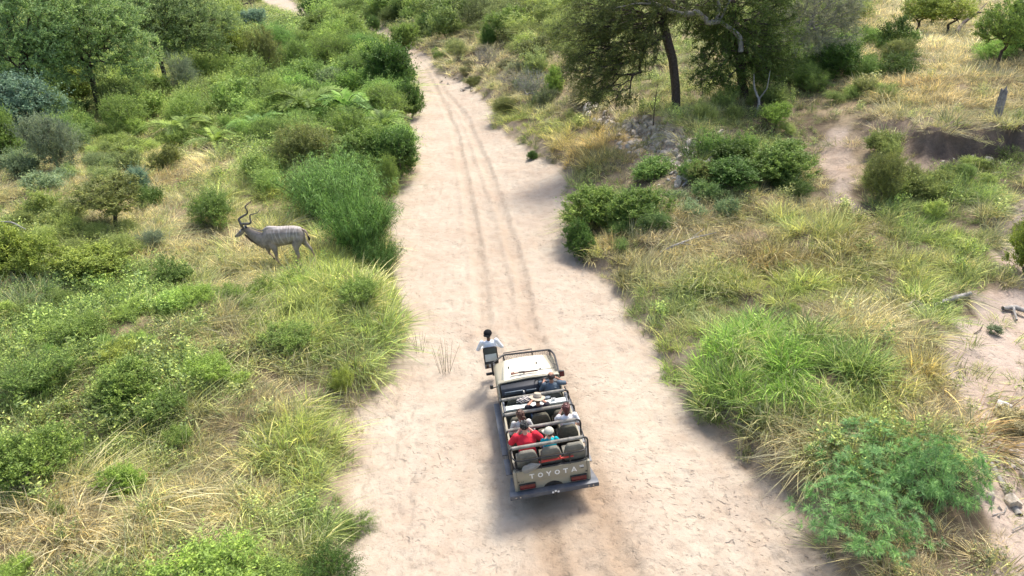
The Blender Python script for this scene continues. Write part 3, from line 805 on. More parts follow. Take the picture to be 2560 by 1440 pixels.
big_tree((560, 30), [(562, 15), (566, 0)], [(580, 5, 0, 6.5, 5, 2.2), (520, -8, 0, 4.5, 4, 1.6)], (.17, .19, .13), 'grey-brown far tree half leafless at the top left', M_DARKBARK, 204, T=220, L=.16, W=.08, spr=.9, per=6, sprays=4, rtip=.03, leafy=.4)
# large trees on the right bank
big_tree((1692, 276), [(1690, 215), (1683, 150), (1668, 95), (1660, 60), (1665, 10), (1690, -30)],
         [(1560, 90, 0, 2.0, 2.0, 1.3), (1500, 150, -.5, 1.6, 1.4, 1.0), (1600, 30, 0, 2.0, 2.2, 1.2), (1500, 20, .5, 1.9, 2.0, 1.1), (1480, 230, -1, .9, .9, .7), (1570, 170, 0, 1.1, 1.2, .8), (1720, -20, 0, 2.6, 2.4, 1.3), (1740, 60, .5, 1.2, 1.4, .7), (1620, -60, 0, 3.0, 2.6, 1.3), (1440, 80, 0, 1.3, 1.3, .9), (1520, 230, -.8, 1.2, 1.1, .7), (1470, 170, -.5, 1.3, 1.2, .9), (1560, 250, -1, .8, .8, .5), (1600, 120, -.5, 1.4, 1.4, .9), (1530, 60, 0, 1.8, 1.8, 1.1)],
         (.14, .18, .06), 'large tree with a straight dark trunk and low drooping boughs over the right bank', M_DARKBARK, 205, T=1200, L=.075, W=.034, spr=.50, per=18, rmax=.26, droop=.35)
big_tree((1866, 250), [(1855, 200), (1850, 150), (1845, 95), (1835, 50), (1830, 0)],
         [(1860, 110, 0, 1.9, 1.8, 1.2), (1800, 150, -.6, 1.4, 1.3, .9), (1900, 170, -.5, 1.5, 1.3, .9), (1830, 190, -1, .9, .9, .6), (1930, 80, 0, 1.6, 1.6, 1.1), (1860, 20, 0, 2.4, 2.2, 1.2), (1900, -50, 0, 2.8, 2.4, 1.3), (1800, 90, 0, 1.5, 1.5, 1.0), (1770, 190, -.8, 1.0, 1.0, .7), (1900, 120, -.5, 1.7, 1.5, 1.1), (1780, 40, 0, 1.5, 1.5, 1.0), (1940, 150, -.5, 1.2, 1.2, .9)],
         (.11, .17, .045), 'large dense tree with a thick dark trunk right of the drooping one', M_DARKBARK, 206, T=1200, L=.085, W=.045, spr=.42, per=11, rmax=.34)
big_tree((1955, 205), [(1980, 150), (2005, 100), (2030, 50)],
         [(2050, 30, 0, 1.9, 1.6, 1.3), (2000, 60, 0, 1.3, 1.3, 1.1), (2090, 90, 0, 1.1, 1.2, .9), (2030, 100, -.3, 1.3, 1.2, .9), (2120, -10, 0, 1.3, 1.2, 1.0), (1980, 0, 0, 1.2, 1.2, 1.0), (2060, -40, 0, 2.0, 1.8, 1.2), (2100, 40, 0, 1.0, 1.0, .9)],
         (.30, .33, .23), 'thin grey twiggy tree leaning right beside the large dense tree', M_PALEBARK, 207, T=900, L=.065, W=.032, spr=.42, per=10, sprays=6, rmax=.10, rtip=.006, leafy=.9)
big_tree((1990, -8), [(1985, -30), (1975, -60)], [(1940, -15, 0, 3.0, 2.5, 1.6), (2050, -30, 0, 2.5, 2.4, 1.6)], (.26, .32, .08), 'sunlit yellow-green tree behind the large dense one', M_DARKBARK, 208, T=260, L=.12, W=.06)

# thick pale bough running between the two large trees
def limb(name, pts, label, cat, mat, sides=9, lump=.12, seed=3):
    rng = np.random.default_rng(seed)
    P3 = []; rr = []
    pts = [(np.array(p_[:3], float), p_[3]) for p_ in pts]
    for (a, ra), (b, rb) in zip(pts[:-1], pts[1:]):
        for f in np.linspace(0, 1, 6, endpoint=False):
            P3.append(a * (1 - f) + b * f); rr.append(ra * (1 - f) + rb * f)
    P3.append(pts[-1][0]); rr.append(pts[-1][1])
    P3 = np.array(P3); rr = np.array(rr) * rng.uniform(1 - lump, 1 + lump, len(rr))
    P3[1:-1] = (P3[:-2] + 2 * P3[1:-1] + P3[2:]) / 4 + rng.normal(size=(len(P3) - 2, 3)) * rr[1:-1, None] * .12
    return P3, rr
def wood(name, specs, label, cat, mat, group=None):
    allp = [limb(name, s_, '', '', mat, seed=i + len(specs) * 7) for i, s_ in enumerate(specs)]
    v, q = tubes(allp, 9)
    base = v[:, :].mean(0)
    o = link(name, np_mesh(name, v - base, [q], mat, smooth=True)); o.location = base
    return tag(o, label, cat, group)
gA = hit(1692, 276); 
def upr(u, v, y):
    r = ray(u, v); t = y / r[1]; return (r[0] * t, y, CAM_H + r[2] * t)
yb = gA.y - .7
wood('bough', [[(*upr(1600, -12, yb), 0.072), (*upr(1640, 12, yb), 0.108), (*upr(1700, 38, yb), 0.137), (*upr(1745, 30, yb), 0.122), (*upr(1775, 58, yb), 0.137), (*upr(1800, 52, yb), 0.108), (*upr(1850, 90, yb), 0.115), (*upr(1852, 130, yb), 0.130)],
                      [(*upr(1790, 56, yb), 0.086), (*upr(1798, 20, yb), 0.079), (*upr(1792, -30, yb), 0.065)], [(*upr(1800, 50, yb), 0.058), (*upr(1815, 20, yb + .2), 0.050), (*upr(1835, -20, yb + .3), 0.036)],
                      [(*upr(1640, 10, yb), 0.050), (*upr(1590, 8, yb - .3), 0.036), (*upr(1530, 22, yb - .6), 0.018)]],
     'thick pale crooked bough stretching between the two large trees', 'bough', M_PALEBARK)

def ground_wood(name, pts, label, cat, mat=M_PALEBARK, group=None):
    """pts: lists of (u, v, height above ground, radius)"""
    specs = []
    for pl in pts:
        q = []
        for (u, v, h, r) in pl:
            g = hit(u, v); q.append((g.x, g.y, g.z + h, r))
        specs.append(q)
    return wood(name, specs, label, cat, mat, group)
ground_wood('log', [[(2335, 768, .06, .03), (2370, 756, .10, .08), (2425, 742, .12, .07)]], 'short pale fallen log in the green grass on the right', 'log')
ground_wood('log', [[(2505, 778, .10, .06), (2535, 778, .14, .075), (2590, 800, .15, .07)], [(2530, 778, .14, .04), (2540, 806, .08, .03)]], 'thick pale branch at the right edge on the pale sand slope', 'log')
ground_wood('log', [[(2478, 1160, .0, .06), (2510, 1220, .0, .07), (2548, 1290, .0, .08)]], 'long weathered log lying down the right slope by the narrow-leaved shrub', 'log')
ground_wood('stick', [[(2390, 500, .1, .035), (2450, 515, .1, .03), (2560, 535, .1, .02)], [(2435, 485, .1, .025), (2490, 522, .12, .03)]], 'crossed pale sticks below the dark hollow', 'stick')
ground_wood('stick', [[(2435, 836, .03, .012), (2450, 828, .05, .016), (2455, 822, .16, .01)]], 'small dark stick on the pale sand slope', 'stick', M_DARKBARK)
ground_wood('stick', [[(2530, 1330, .05, .012), (2590, 1300, .08, .015)], [(2480, 1290, .03, .012), (2510, 1285, .05, .012), (2516, 1270, .05, .01)]], 'thin curved twig on the ground right of the narrow-leaved shrub', 'stick')
ground_wood('fallen_branch', [[(1650, 640, .15, .03), (1690, 628, .25, .04), (1740, 612, .3, .03), (1790, 600, .3, .015)], [(1700, 625, .25, .02), (1740, 630, .25, .01)], [(1720, 618, .28, .02), (1760, 596, .4, .01)]],
            'dry fallen branch half buried in the dry grass on the right', 'branch')
ground_wood('fallen_branch', [[(0, 582, .5, .03), (40, 588, .6, .03), (75, 602, .5, .02)]], 'bare grey branch across the yellow-green bush at the left edge', 'branch')
ground_wood('dead_branch', [[(1890, 292, .0, .07), (1896, 282, .6, .06), (1880, 282, 1.2, .05), (1876, 282, 1.9, .02)], [(1895, 282, .7, .035), (1912, 282, 1.2, .03), (1915, 280, 2.0, .012)]],
            'pale forked dead branch standing below the large dense tree', 'branch')
ground_wood('dead_branch', [[(1632, 330, .0, .03), (1634, 330, 1.2, .025), (1640, 330, 2.4, .012)], [(1634, 330, 1.0, .015), (1622, 330, 1.6, .008)], [(1634, 330, 1.5, .012), (1655, 330, 2.1, .006)]],
            'thin dark dead stem left of the straight dark trunk', 'branch', M_DARKBARK)
ground_wood('dead_log', [[(2386, 92, .1, .12), (2398, 80, .4, .13), (2420, 70, .7, .10), (2440, 66, .9, .07), (2458, 66, .9, .03)], [(2436, 66, .9, .05), (2455, 60, 1.4, .02)], [(2400, 82, .4, .06), (2380, 70, .9, .03)]],
            'dead forked log rising from the pale grass at the top right', 'log', M_DARKBARK)
ground_wood('root', [[(1705, 470, .05, .05), (1740, 440, .1, .09), (1765, 415, .15, .10), (1790, 395, .2, .06)], [(1740, 440, .1, .05), (1700, 445, .12, .03)]], 'pale twisted dead root at the foot of the broken rocky bank', 'root')
# stump: hollow broken trunk
sg = hit(2490, 298)
bm = bmesh.new()
n = 14; prev = None
for k, (z, r) in enumerate([(0, .26), (.3, .21), (.7, .2), (1.1, .19), (1.45, .17)]):
    ring = [bm.verts.new((math.cos(a / n * 6.283) * r * (1 + .12 * math.sin(3 * a)) + .05 * z, math.sin(a / n * 6.283) * r, z + (.22 * math.sin(a * 2.1) + .15 * math.sin(a * .9) if k == 4 else 0))) for a in range(n)]
    if prev:
        for i in range(n): bm.faces.new((prev[i], prev[(i + 1) % n], ring[(i + 1) % n], ring[i]))
    prev = ring
inn = [bm.verts.new((v.co.x * .7 + .02, v.co.y * .7, v.co.z - .05)) for v in prev]
for i in range(n): bm.faces.new((prev[i], prev[(i + 1) % n], inn[(i + 1) % n], inn[i]))
low = [bm.verts.new((v.co.x * .8, v.co.y * .8, .7)) for v in inn]
for i in range(n): bm.faces.new((inn[i], inn[(i + 1) % n], low[(i + 1) % n], low[i]))
bm.faces.new(low)
me = bpy.data.meshes.new('tree_stump'); bm.to_mesh(me); bm.free()
o = link('tree_stump', me, simple('stump_wood', (.16, .15, .15), .9, scale=8, bump=.8, dirt=(.3, .29, .28))); o.location = sg; o.scale = (.8, .8, .82)
tag(o, 'grey broken hollow stump standing in dry grass at the right', 'stump')

# ------------------------------------------------------------------ rocks
M_ROCK = simple('rock', (.40, .34, .27), .9, scale=5, bump=1.0, dirt=(.58, .52, .44))
M_WHITE = simple('white_rock', (.72, .69, .66), .8, scale=5, bump=.6)
def rock_mesh(seed, s=1.):
    rng = random.Random(seed); bm = bmesh.new()
    bmesh.ops.create_icosphere(bm, subdivisions=3, radius=1)
    cuts = [(Vector((rng.gauss(0, 1), rng.gauss(0, 1), rng.gauss(0, 1))).normalized(), rng.uniform(.45, .8)) for _ in range(11)]
    for v in bm.verts:
        for nrm, d in cuts:
            q = v.co.dot(nrm)
            if q > d: v.co -= nrm * (q - d)
        v.co *= 1 + rng.uniform(-.02, .02)
    me = bpy.data.meshes.new('rock'); bm.to_mesh(me); bm.free(); return me
ROCKS = [rock_mesh(i) for i in range(5)]
for m_ in ROCKS: m_.materials.append(M_ROCK)
def rock(u, v, wpx, label, k=0, flat=.6, me=None, group=None, name='rock'):
    g = hit(u, v); s_ = wpx * depth(g) / FPX / 1.5
    o = link(name, me or ROCKS[k % 5]); o.location = g; o.rotation_euler = (k * .7, k * 1.3, k * 2.1); o.scale = (s_, s_ * .8, s_ * flat)
    return tag(o, label, 'rock', group)
wr = rock_mesh(77); wr.materials.append(M_WHITE)
rock(2505, 1018, 56, 'bright white rock on the pale sand slope at the right', 3, .5, wr)
rock(2470, 1195, 26, 'pale slab of rock by the upper end of the long weathered log', 1, .35)
rock(2560, 1190, 45, 'broad pale rock slab at the right edge above the long log', 2, .35)
rock(2500, 1120, 24, 'pale rock below the white one on the right slope', 4, .4)
rock(1485, 278, 56, 'pale pinkish boulder on the slope left of the straight dark trunk', 2, .7)
rock(1470, 296, 30, 'small boulder at the foot of the pale pinkish one', 1, .7)
rock(2292, 766, 50, 'pale flat rock half hidden in the green grass on the right', 0, .4)

# thin reed stems growing out of the sand beside the vehicle
rp = reed_parts(31, .5, 1.0, 13, .16, .012, 5, lean=.5, curve=.15)
PROTO['sand0'] = (np_mesh('stems', rp[0][0], [rp[0][1]], M_LEAF), np_mesh('leaves', rp[1][0], [rp[1][1]], M_LEAF, attr=rp[1][2]))
SIZE['sand'] = (.55, 1.0); NAMEOF['sand'] = 'reed_clump'; PARTOF['sand'] = ('stems', 'leaves')
plant('sand', 1112, 932, 46, 105, OL, 'sparse thin reeds growing alone on the sand left of the vehicle', cat='reeds')
plant('sand', 1048, 878, 46, 60, OL, 'few short reed stems at the sand edge, left of the lone sparse reeds', cat='reeds')

# ------------------------------------------------------------------ safari vehicle
CARM = Matrix.Translation((CAR['x'], CAR['y'], 0)) @ Matrix.Rotation(CAR['yaw'], 4, 'Z') @ Matrix.Rotation(-CAR['tilt'], 4, 'Y')
CARI = CARM.inverted()
def K(cx, cyy, z):
    """point of the vehicle (own coordinates) at height z seen at a spot of the photograph"""
    r = Vector(ray(1160 + cx / 3.063, 800 + cyy / 3.063))
    o = CARI @ Vector((0, 0, CAM_H)); d = CARI.to_3x3() @ r
    t = (z - o.z) / d.z
    return o + d * t

class MB:
    def __init__(s): s.bm = bmesh.new()
    def box(s, x0, x1, y0, y1, z0, z1, bev=0.0, M=None):
        b = bmesh.new(); bmesh.ops.create_cube(b, size=1)
        for v in b.verts: v.co = Vector(((x0 + x1) / 2 + v.co.x * (x1 - x0), (y0 + y1) / 2 + v.co.y * (y1 - y0), (z0 + z1) / 2 + v.co.z * (z1 - z0)))
        if bev: bmesh.ops.bevel(b, geom=list(b.edges), offset=bev, segments=2, affect='EDGES', profile=.5)
        return s._add(b, M)
    def _add(s, b, M=None):
        if M is not None: b.transform(M)
        bmesh.ops.recalc_face_normals(b, faces=list(b.faces))
        me = bpy.data.meshes.new('t'); b.to_mesh(me); b.free(); s.bm.from_mesh(me); bpy.data.meshes.remove(me); return s
    def prism(s, pts, axis, a0, a1, bev=0.0, M=None):
        """outline pts in the two other axes, extruded along axis"""
        b = bmesh.new()
        def mk(p_, a):
            return {'x': (a, p_[0], p_[1]), 'y': (p_[0], a, p_[1]), 'z': (p_[0], p_[1], a)}[axis]
        v0 = [b.verts.new(mk(p_, a0)) for p_ in pts]; v1 = [b.verts.new(mk(p_, a1)) for p_ in pts]
        n = len(pts)
        b.faces.new(v0); b.faces.new(v1[::-1])
        for i in range(n): b.faces.new((v0[i], v0[(i + 1) % n], v1[(i + 1) % n], v1[i]))
        bmesh.ops.recalc_face_normals(b, faces=list(b.faces))
        if bev: bmesh.ops.bevel(b, geom=[e for e in b.edges if abs(e.calc_face_angle(0)) > .3], offset=bev, segments=2, affect='EDGES', profile=.5)
        return s._add(b, M)
    def tube(s, pts, r, sides=10, caps=True):
        pts = [Vector(p_) for p_ in pts]; n = len(pts); rs = r if isinstance(r, (list, tuple)) else [r] * n
        b = bmesh.new(); rings = []
        up = None
        for i, p_ in enumerate(pts):
            t = (pts[min(i + 1, n - 1)] - pts[max(i - 1, 0)]).normalized()
            if up is None:
                up = t.orthogonal().normalized()
            up = (up - t * up.dot(t)).normalized(); w = t.cross(up)
            rings.append([b.verts.new(p_ + (up * math.cos(a / sides * 6.2832) + w * math.sin(a / sides * 6.2832)) * rs[i]) for a in range(sides)])
        for i in range(n - 1):
            for a in range(sides): b.faces.new((rings[i][a], rings[i][(a + 1) % sides], rings[i + 1][(a + 1) % sides], rings[i + 1][a]))
        if caps: b.faces.new(rings[0][::-1]); b.faces.new(rings[-1])
        return s._add(b)
    def lathe(s, prof, c=(0, 0, 0), axis='z', n=24, M=None):
        b = bmesh.new(); rings = []
        for (r, h) in prof:
            rings.append([b.verts.new({'z': (math.cos(k / n * 6.2832) * r, math.sin(k / n * 6.2832) * r, h), 'x': (h, math.cos(k / n * 6.2832) * r, math.sin(k / n * 6.2832) * r), 'y': (math.cos(k / n * 6.2832) * r, h, math.sin(k / n * 6.2832) * r)}[axis]) for k in range(n)])
        for i in range(len(prof) - 1):
            for k in range(n): b.faces.new((rings[i][k], rings[i][(k + 1) % n], rings[i + 1][(k + 1) % n], rings[i + 1][k]))
        if prof[0][0] > 1e-4: b.faces.new(rings[0])
        if prof[-1][0] > 1e-4: b.faces.new(rings[-1])
        bmesh.ops.remove_doubles(b, verts=list(b.verts), dist=1e-5)
        T = Matrix.Translation(c)
        return s._add(b, (M @ T) if M is not None else T)
    def build(s, name, mat, parent=None, smooth=True, ang=35):
        me = bpy.data.meshes.new(name); s.bm.to_mesh(me); s.bm.free()
        if smooth:
            me.polygons.foreach_set('use_smooth', [True] * len(me.polygons))
            me.set_sharp_from_angle(angle=rad(ang))
        return link(name, me, mat, parent)

def bend(pts, r=.1, n=6):
    """round the corners of a path"""
    pts = [Vector(p_) for p_ in pts]; out_ = [pts[0]]
    for i in range(1, len(pts) - 1):
        a, b, c = pts[i - 1], pts[i], pts[i + 1]
        d1 = (a - b); d2 = (c - b); q = min(r, d1.length * .45, d2.length * .45)
        p1 = b + d1.normalized() * q; p2 = b + d2.normalized() * q
        for k in range(n + 1):
            t = k / n; out_.append(p1 * (1 - t) ** 2 + b * 2 * t * (1 - t) + p2 * t * t)
    out_.append(pts[-1]); return out_

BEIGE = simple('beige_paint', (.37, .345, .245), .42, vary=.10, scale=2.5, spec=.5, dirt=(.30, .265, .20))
BEIGE_LIT = simple('beige_paint_lit', (.66, .63, .50), .32, vary=.06, scale=2.0, spec=.5, dirt=(.60, .56, .44))  # same beige as the body, lightened to paint in sun glare on the hood
BLK = simple('black_metal', (.018, .019, .021), .45, vary=.3, scale=9, dirt=(.05, .048, .045))
RUB = simple('rubber', (.02, .02, .02), .85, scale=9, dirt=(.10, .085, .07))
STEEL = simple('blue_grey_steel', (.075, .09, .115), .5, vary=.2, scale=5, dirt=(.13, .13, .135))
OLIVE = simple('olive_canvas', (.115, .108, .08), .85, vary=.2, scale=14, bump=.3, spec=.2)
KHAKI = simple('grey_khaki_canvas', (.20, .19, .155), .85, vary=.15, scale=12, bump=.3, spec=.2)
PAD = simple('pad_cover', (.215, .205, .175), .8, vary=.2, scale=10, bump=.3, spec=.2, dirt=(.30, .28, .24))
DASH = simple('dark_plastic', (.012, .016, .024), .55, vary=.3, scale=8)
DASHB = simple('blue_grey_plastic', (.05, .075, .10), .5, vary=.2, scale=8)
PALE = simple('pale_shelf', (.56, .60, .56), .5, vary=.08, scale=6)
DKGREEN = simple('dark_green_panel', (.045, .06, .055), .6, scale=6)
REDM = simple('red_paint', (.62, .045, .03), .4, scale=8, dirt=(.5, .06, .04))
REDL = simple('red_lens', (.10, .012, .015), .2, scale=20, dirt=(.16, .02, .02))
WHITE = simple('white_paint', (.80, .79, .75), .5, vary=.05)
CANV = simple('grey_canvas_cover', (.31, .30, .265), .9, scale=10, bump=.6, dirt=(.22, .21, .19))
CHROME = simple('bright_metal', (.6, .6, .6), .25, metal=1.0)
WOODM = simple('brown_wood', (.23, .085, .05), .5, scale=14, dirt=(.32, .13, .08))

car = tag(empty('safari_vehicle'), 'beige open-topped safari vehicle with three padded rows of seats on the sandy riverbed', 'vehicle')
car.matrix_world = CARM
W2 = .83
def arch(yc, r, y0, y1, zb, zt, n=9):
    pts = [(y0, zt), (y0, zb), (yc - r, zb)]
    for k in range(n + 1):
        a = math.pi - k / n * math.pi; pts.append((yc + math.cos(a) * r, max(zb, .42 + math.sin(a) * r)))
    pts += [(yc + r, zb), (y1, zb), (y1, zt)]
    return pts
m = MB()
for sgn in (-1, 1):
    a0, a1 = sorted((sgn * (W2 - .045), sgn * W2))
    m.prism(arch(.95, .44, -.02, 2.2, .58, 1.12), 'x', a0, a1, .006)
    m.box(sgn * .80 - .03, sgn * .80 + .03, -.01, 2.2, 1.105, 1.135, .008)       # side lip
    m.box(*sorted((sgn * .79, sgn * .832)), 2.2, 3.45, .55, .86, .012)         # cut-down door sill
    m.prism([(2.2, 1.11), (2.2, .86), (2.55, .86)], 'x', a0, a1, .004)
    m.prism([(3.45, 1.16), (3.45, .86), (3.15, .86)], 'x', a0, a1, .004)
    m.prism([(sgn * .56, 1.10), (sgn * .80, 1.06), (sgn * .85, .98), (sgn * .85, .60), (sgn * .80, .60), (sgn * .56, .62)], 'y', 3.46, 3.66, .02)
    # front fender over the wheel
    m.prism([(sgn * .54, 1.09), (sgn * .78, 1.06), (sgn * .845, 1.0), (sgn * .85, .86), (sgn * .54, .86)], 'y', 3.62, 4.62, .03)
    m.prism([(sgn * .56, .86), (sgn * .85, .86), (sgn * .83, .6), (sgn * .56, .6)], 'y', 4.5, 4.62, .015)
m.box(-.80, .80, 3.43, 3.60, .86, 1.165, .02)                                    # cowl
m.tube([(-.80, 3.42, 1.17), (-.72, 3.40, 1.20), (0, 3.43, 1.215), (.72, 3.40, 1.20), (.80, 3.42, 1.17)], .026, 10)
m.box(-.62, .62, 4.60, 4.68, .66, 1.08, .02)                                    # front panel
m.build('body', BEIGE, car)
m = MB(); m.box(-.785, .785, 0, 3.44, .62, .66); m.box(-.45, .45, .0, 4.55, .42, .60, .02); m.box(-.54, .54, 3.6, 4.58, .6, .98, .02)
for z_, y0, y1 in ((.75, .72, 1.5), (.86, -.0, .72)): m.box(-.78, .78, y0, y1, .66, z_)
m.build('floor', BLK, car)
# hood with raised middle
bm = bmesh.new(); rows = 14; cols = 18; g = []
for thick in (0, -.03):
    for j in range(rows + 1):
        f = j / rows; y = 3.50 + 1.145 * f; hw = .70 - .10 * f
        for i in range(cols + 1):
            s_ = -1 + 2 * i / cols
            z = 1.215 - .035 * f - .055 * f ** 4 - .045 * s_ ** 2 - .07 * max(0, abs(s_) - .9) / .1
            if abs(s_) < .62 and .10 < f < .86: z += .022 * min(1, (.62 - abs(s_)) / .08) * min(1, (f - .10) / .06, (.86 - f) / .08)
            g.append(bm.verts.new((s_ * hw, y, z + thick)))
R_ = (rows + 1) * (cols + 1)
for t in (0, 1):
    for j in range(rows):
        for i in range(cols):
            a = t * R_ + j * (cols + 1) + i; q = (g[a], g[a + 1], g[a + cols + 2], g[a + cols + 1]); bm.faces.new(q if t == 0 else q[::-1])
edge = [i for i in range(cols + 1)] + [j * (cols + 1) + cols for j in range(1, rows + 1)] + [rows * (cols + 1) + i for i in range(cols - 1, -1, -1)] + [j * (cols + 1) for j in range(rows - 1, 0, -1)]
for a, b in zip(edge, edge[1:] + edge[:1]): bm.faces.new((g[a], g[a + R_], g[b + R_], g[b]))
me = bpy.data.meshes.new('hood'); bm.to_mesh(me); bm.free(); me.polygons.foreach_set('use_smooth', [True] * len(me.polygons)); me.set_sharp_from_angle(angle=rad(50))
hood = link('hood', me, BEIGE_LIT, car)
for (cx_, cy_) in ((340, 365), (553, 327), (583, 372), (378, 405)):
    q = K(cx_, cy_, 1.235); mm = MB(); mm.lathe([(.018, -.03), (.018, .02), (.010, .035), (0, .036)], q, n=10); mm.build('hood_stop', RUB, hood)
# tailgate
tg = MB(); tg.box(-.775, .775, -.045, -.012, .80, 1.115, .008); tg.box(-.76, .76, -.05, -.035, 1.075, 1.10, .004); tg.box(-.775, .775, -.055, -.005, 1.10, 1.13, .008)
tailgate = tg.build('tailgate', BEIGE, car)
m = MB()
ap = [(-.80, .80), (-.80, .56), (-.24, .56)] + [(-.24 + .24 * 2 * k / 8, .56 + .17 * math.sin(math.pi * k / 8) ** .6) for k in range(1, 8)] + [(.24, .56), (.80, .56), (.80, .80)]
m.prism(ap, 'y', -.04, -.015)
for sgn in (-1, 1): m.box(*sorted((sgn * .778, sgn * .845)), -.06, 0.02, .56, 1.13, .02)
m.build('rear_panel', BEIGE, car)
m = MB(); m.box(-.2, .2, -.014, -.006, .56, .72); m.box(-.05, .05, -.20, 0, .46, .54, .01); m.build('hitch', BLK, car)
# lettering on the tailgate, built from strokes
def stroke(m, x0, z0, x1, z1, w=.024, y=-.048, t=.004):
    d = Vector((x1 - x0, 0, z1 - z0)); L_ = d.length; d.normalize(); n_ = Vector((-d.z, 0, d.x)) * (w / 2)
    b = bmesh.new(); A = Vector((x0, y, z0)); B = Vector((x1, y, z1)); o_ = Vector((0, -t, 0))
    vs = [b.verts.new(q + k) for k in (Vector((0, 0, 0)), o_) for q in (A + n_, B + n_, B - n_, A - n_)]
    b.faces.new(vs[:4]); b.faces.new(vs[4:][::-1])
    for i in range(4): b.faces.new((vs[i], vs[(i + 1) % 4], vs[4 + (i + 1) % 4], vs[4 + i]))
    m._add(b)
def letter(m, ch, cx_, cz, w=.105, h=.125, sw=.026):
    x0, x1, z0, z1 = cx_ - w / 2, cx_ + w / 2, cz - h / 2, cz + h / 2
    if ch == 'T': stroke(m, x0, z1 - sw / 2, x1, z1 - sw / 2, sw); stroke(m, cx_, z0, cx_, z1 - sw, sw)
    if ch == 'O':
        n_ = 22; b = bmesh.new(); rings = []
        for (k, yy) in ((1, -.048), (1, -.052), (.56, -.052), (.56, -.048)):
            rings.append([b.verts.new((cx_ + math.cos(a / n_ * 6.2832) * w * .54 * k, yy, cz + math.sin(a / n_ * 6.2832) * h / 2 * (k if k == 1 else .62))) for a in range(n_)])
        for i in range(4):
            for a in range(n_): b.faces.new((rings[i][a], rings[i][(a + 1) % n_], rings[(i + 1) % 4][(a + 1) % n_], rings[(i + 1) % 4][a]))
        m._add(b)
    if ch == 'Y': stroke(m, cx_, z0, cx_, cz - .002, sw); stroke(m, cx_ + .001, cz - .012, x0 + .006, z1, sw); stroke(m, cx_ - .001, cz - .012, x1 - .006, z1, sw)
    if ch == 'A': stroke(m, x0 + .002, z0, cx_ + .001, z1, sw); stroke(m, x1 - .002, z0, cx_ - .001, z1, sw); stroke(m, cx_ - .03, z0 + .035, cx_ + .03, z0 + .035, sw * .8, y=-.0485)
m = MB()
for k, ch in enumerate('TOYOTA'): letter(m, ch, -.445 + k * .186, .955)
m.build('lettering', WHITE, tailgate, smooth=False)
m = MB()
for k in range(3): stroke(m, .615, 1.03 - k * .02, .70, 1.03 - k * .02, .011)
stroke(m, .615, 1.03, .615, 1.01, .01); stroke(m, .70, 1.01, .70, .99, .01)
m.build('sticker', WHITE, tailgate, smooth=False)
m = MB(); stroke(m, .63, .957, .70, .957, .016); stroke(m, .60, .957, .608, .957, .016)
stroke(m, -.69, .86, -.69, .83, .006); stroke(m, -.69, .83, -.672, .83, .006); stroke(m, -.658, .83, -.643, .855, .006); stroke(m, -.658, .855, -.643, .83, .0065, y=-.0485)
m.build('small_print', BLK, tailgate, smooth=False)
for sgn in (-1, 1):
    m = MB(); m.box(*sorted((sgn * .765, sgn * .735)), -.06, -.045, .835, .865, .004); m.build('latch', BLK, tailgate)
    m = MB(); m.box(*sorted((sgn * .40, sgn * .74)), -.10, -.035, .66, .775, .012); tl = m.build('tail_light', REDL, car)
    m = MB(); m.box(*sorted((sgn * .385, sgn * .755)), -.085, -.03, .65, .785, .008); m.build('light_frame', BLK, tl)
# bumper deck
m = MB(); m.box(-.985, .985, -.195, -.175, .50, .60, .004); m.box(-.985, .985, -.195, -.045, .595, .61, .004)
for sgn in (-1, 1): m.prism([(sgn * .985, -.175), (sgn * .985, -.06), (sgn * .90, .42), (sgn * .852, .42), (sgn * .852, -.175)], 'z', .585, .600)
bump = m.build('rear_bumper', STEEL, car)
m = MB()
for a in (-.075, 0, .075): m.lathe([(.026, -.202), (.026, -.196)], (0, 0, 0), 'y', 14, M=Matrix.Translation((a * .8 + .02, 0, .545 + (.025 if a == 0 else 0))))
m.build('emblem', WHITE, bump, smooth=False)
for x_ in (-.86, -.76, .76, .86):
    m = MB(); m.lathe([(.016, -.202), (.016, -.196)], (x_, 0, .555), 'y', 10); m.build('bolt', CHROME, bump)
# side steps
for sgn in (-1, 1):
    m = MB(); m.box(*sorted((sgn * .845, sgn * 1.0)), 1.35, 3.5, .50, .53, .004); m.box(*sorted((sgn * .85, sgn * .87)), 1.35, 3.5, .42, .5); m.build('side_step', STEEL, car)
    m = MB(); m.box(*sorted((sgn * .845, sgn * .99)), .50, 1.05, .62, .645, .004)
    for y_ in (.55, 1.0): m.box(*sorted((sgn * .86, sgn * .88)), y_, y_ + .02, .645, .9)
    m.build('rear_step', STEEL, car)
# wheels
def wheel(x, y, nm='wheel'):
    e = empty(nm, (x, y, .40), parent=car)
    m = MB(); pr = [(.22, -.12), (.34, -.125), (.385, -.10), (.40, -.06), (.40, .06), (.385, .10), (.34, .125), (.22, .12), (.22, -.12)]
    m.lathe(pr, axis='x', n=40)
    for k in range(36):
        a = k / 36 * 6.2832; M_ = Matrix.Rotation(a, 4, 'X')
        m.box(-.10, -.01, -.012, .012, .395, .412, 0, M_); m.box(.01, .10, .01, .034, .395, .412, 0, M_)
    m.build('tyre', RUB, e)
    m = MB(); s_ = 1 if x > 0 else -1
    m.lathe([(.22, -.10), (.205, s_ * .07), (.14, s_ * .05), (.07, s_ * .08), (.0, s_ * .085)], axis='x', n=24); m.build('rim', BEIGE, e)
for (x, y) in ((-.70, .95), (.70, .95), (-.72, 4.08), (.72, 4.08)): wheel(x, y)
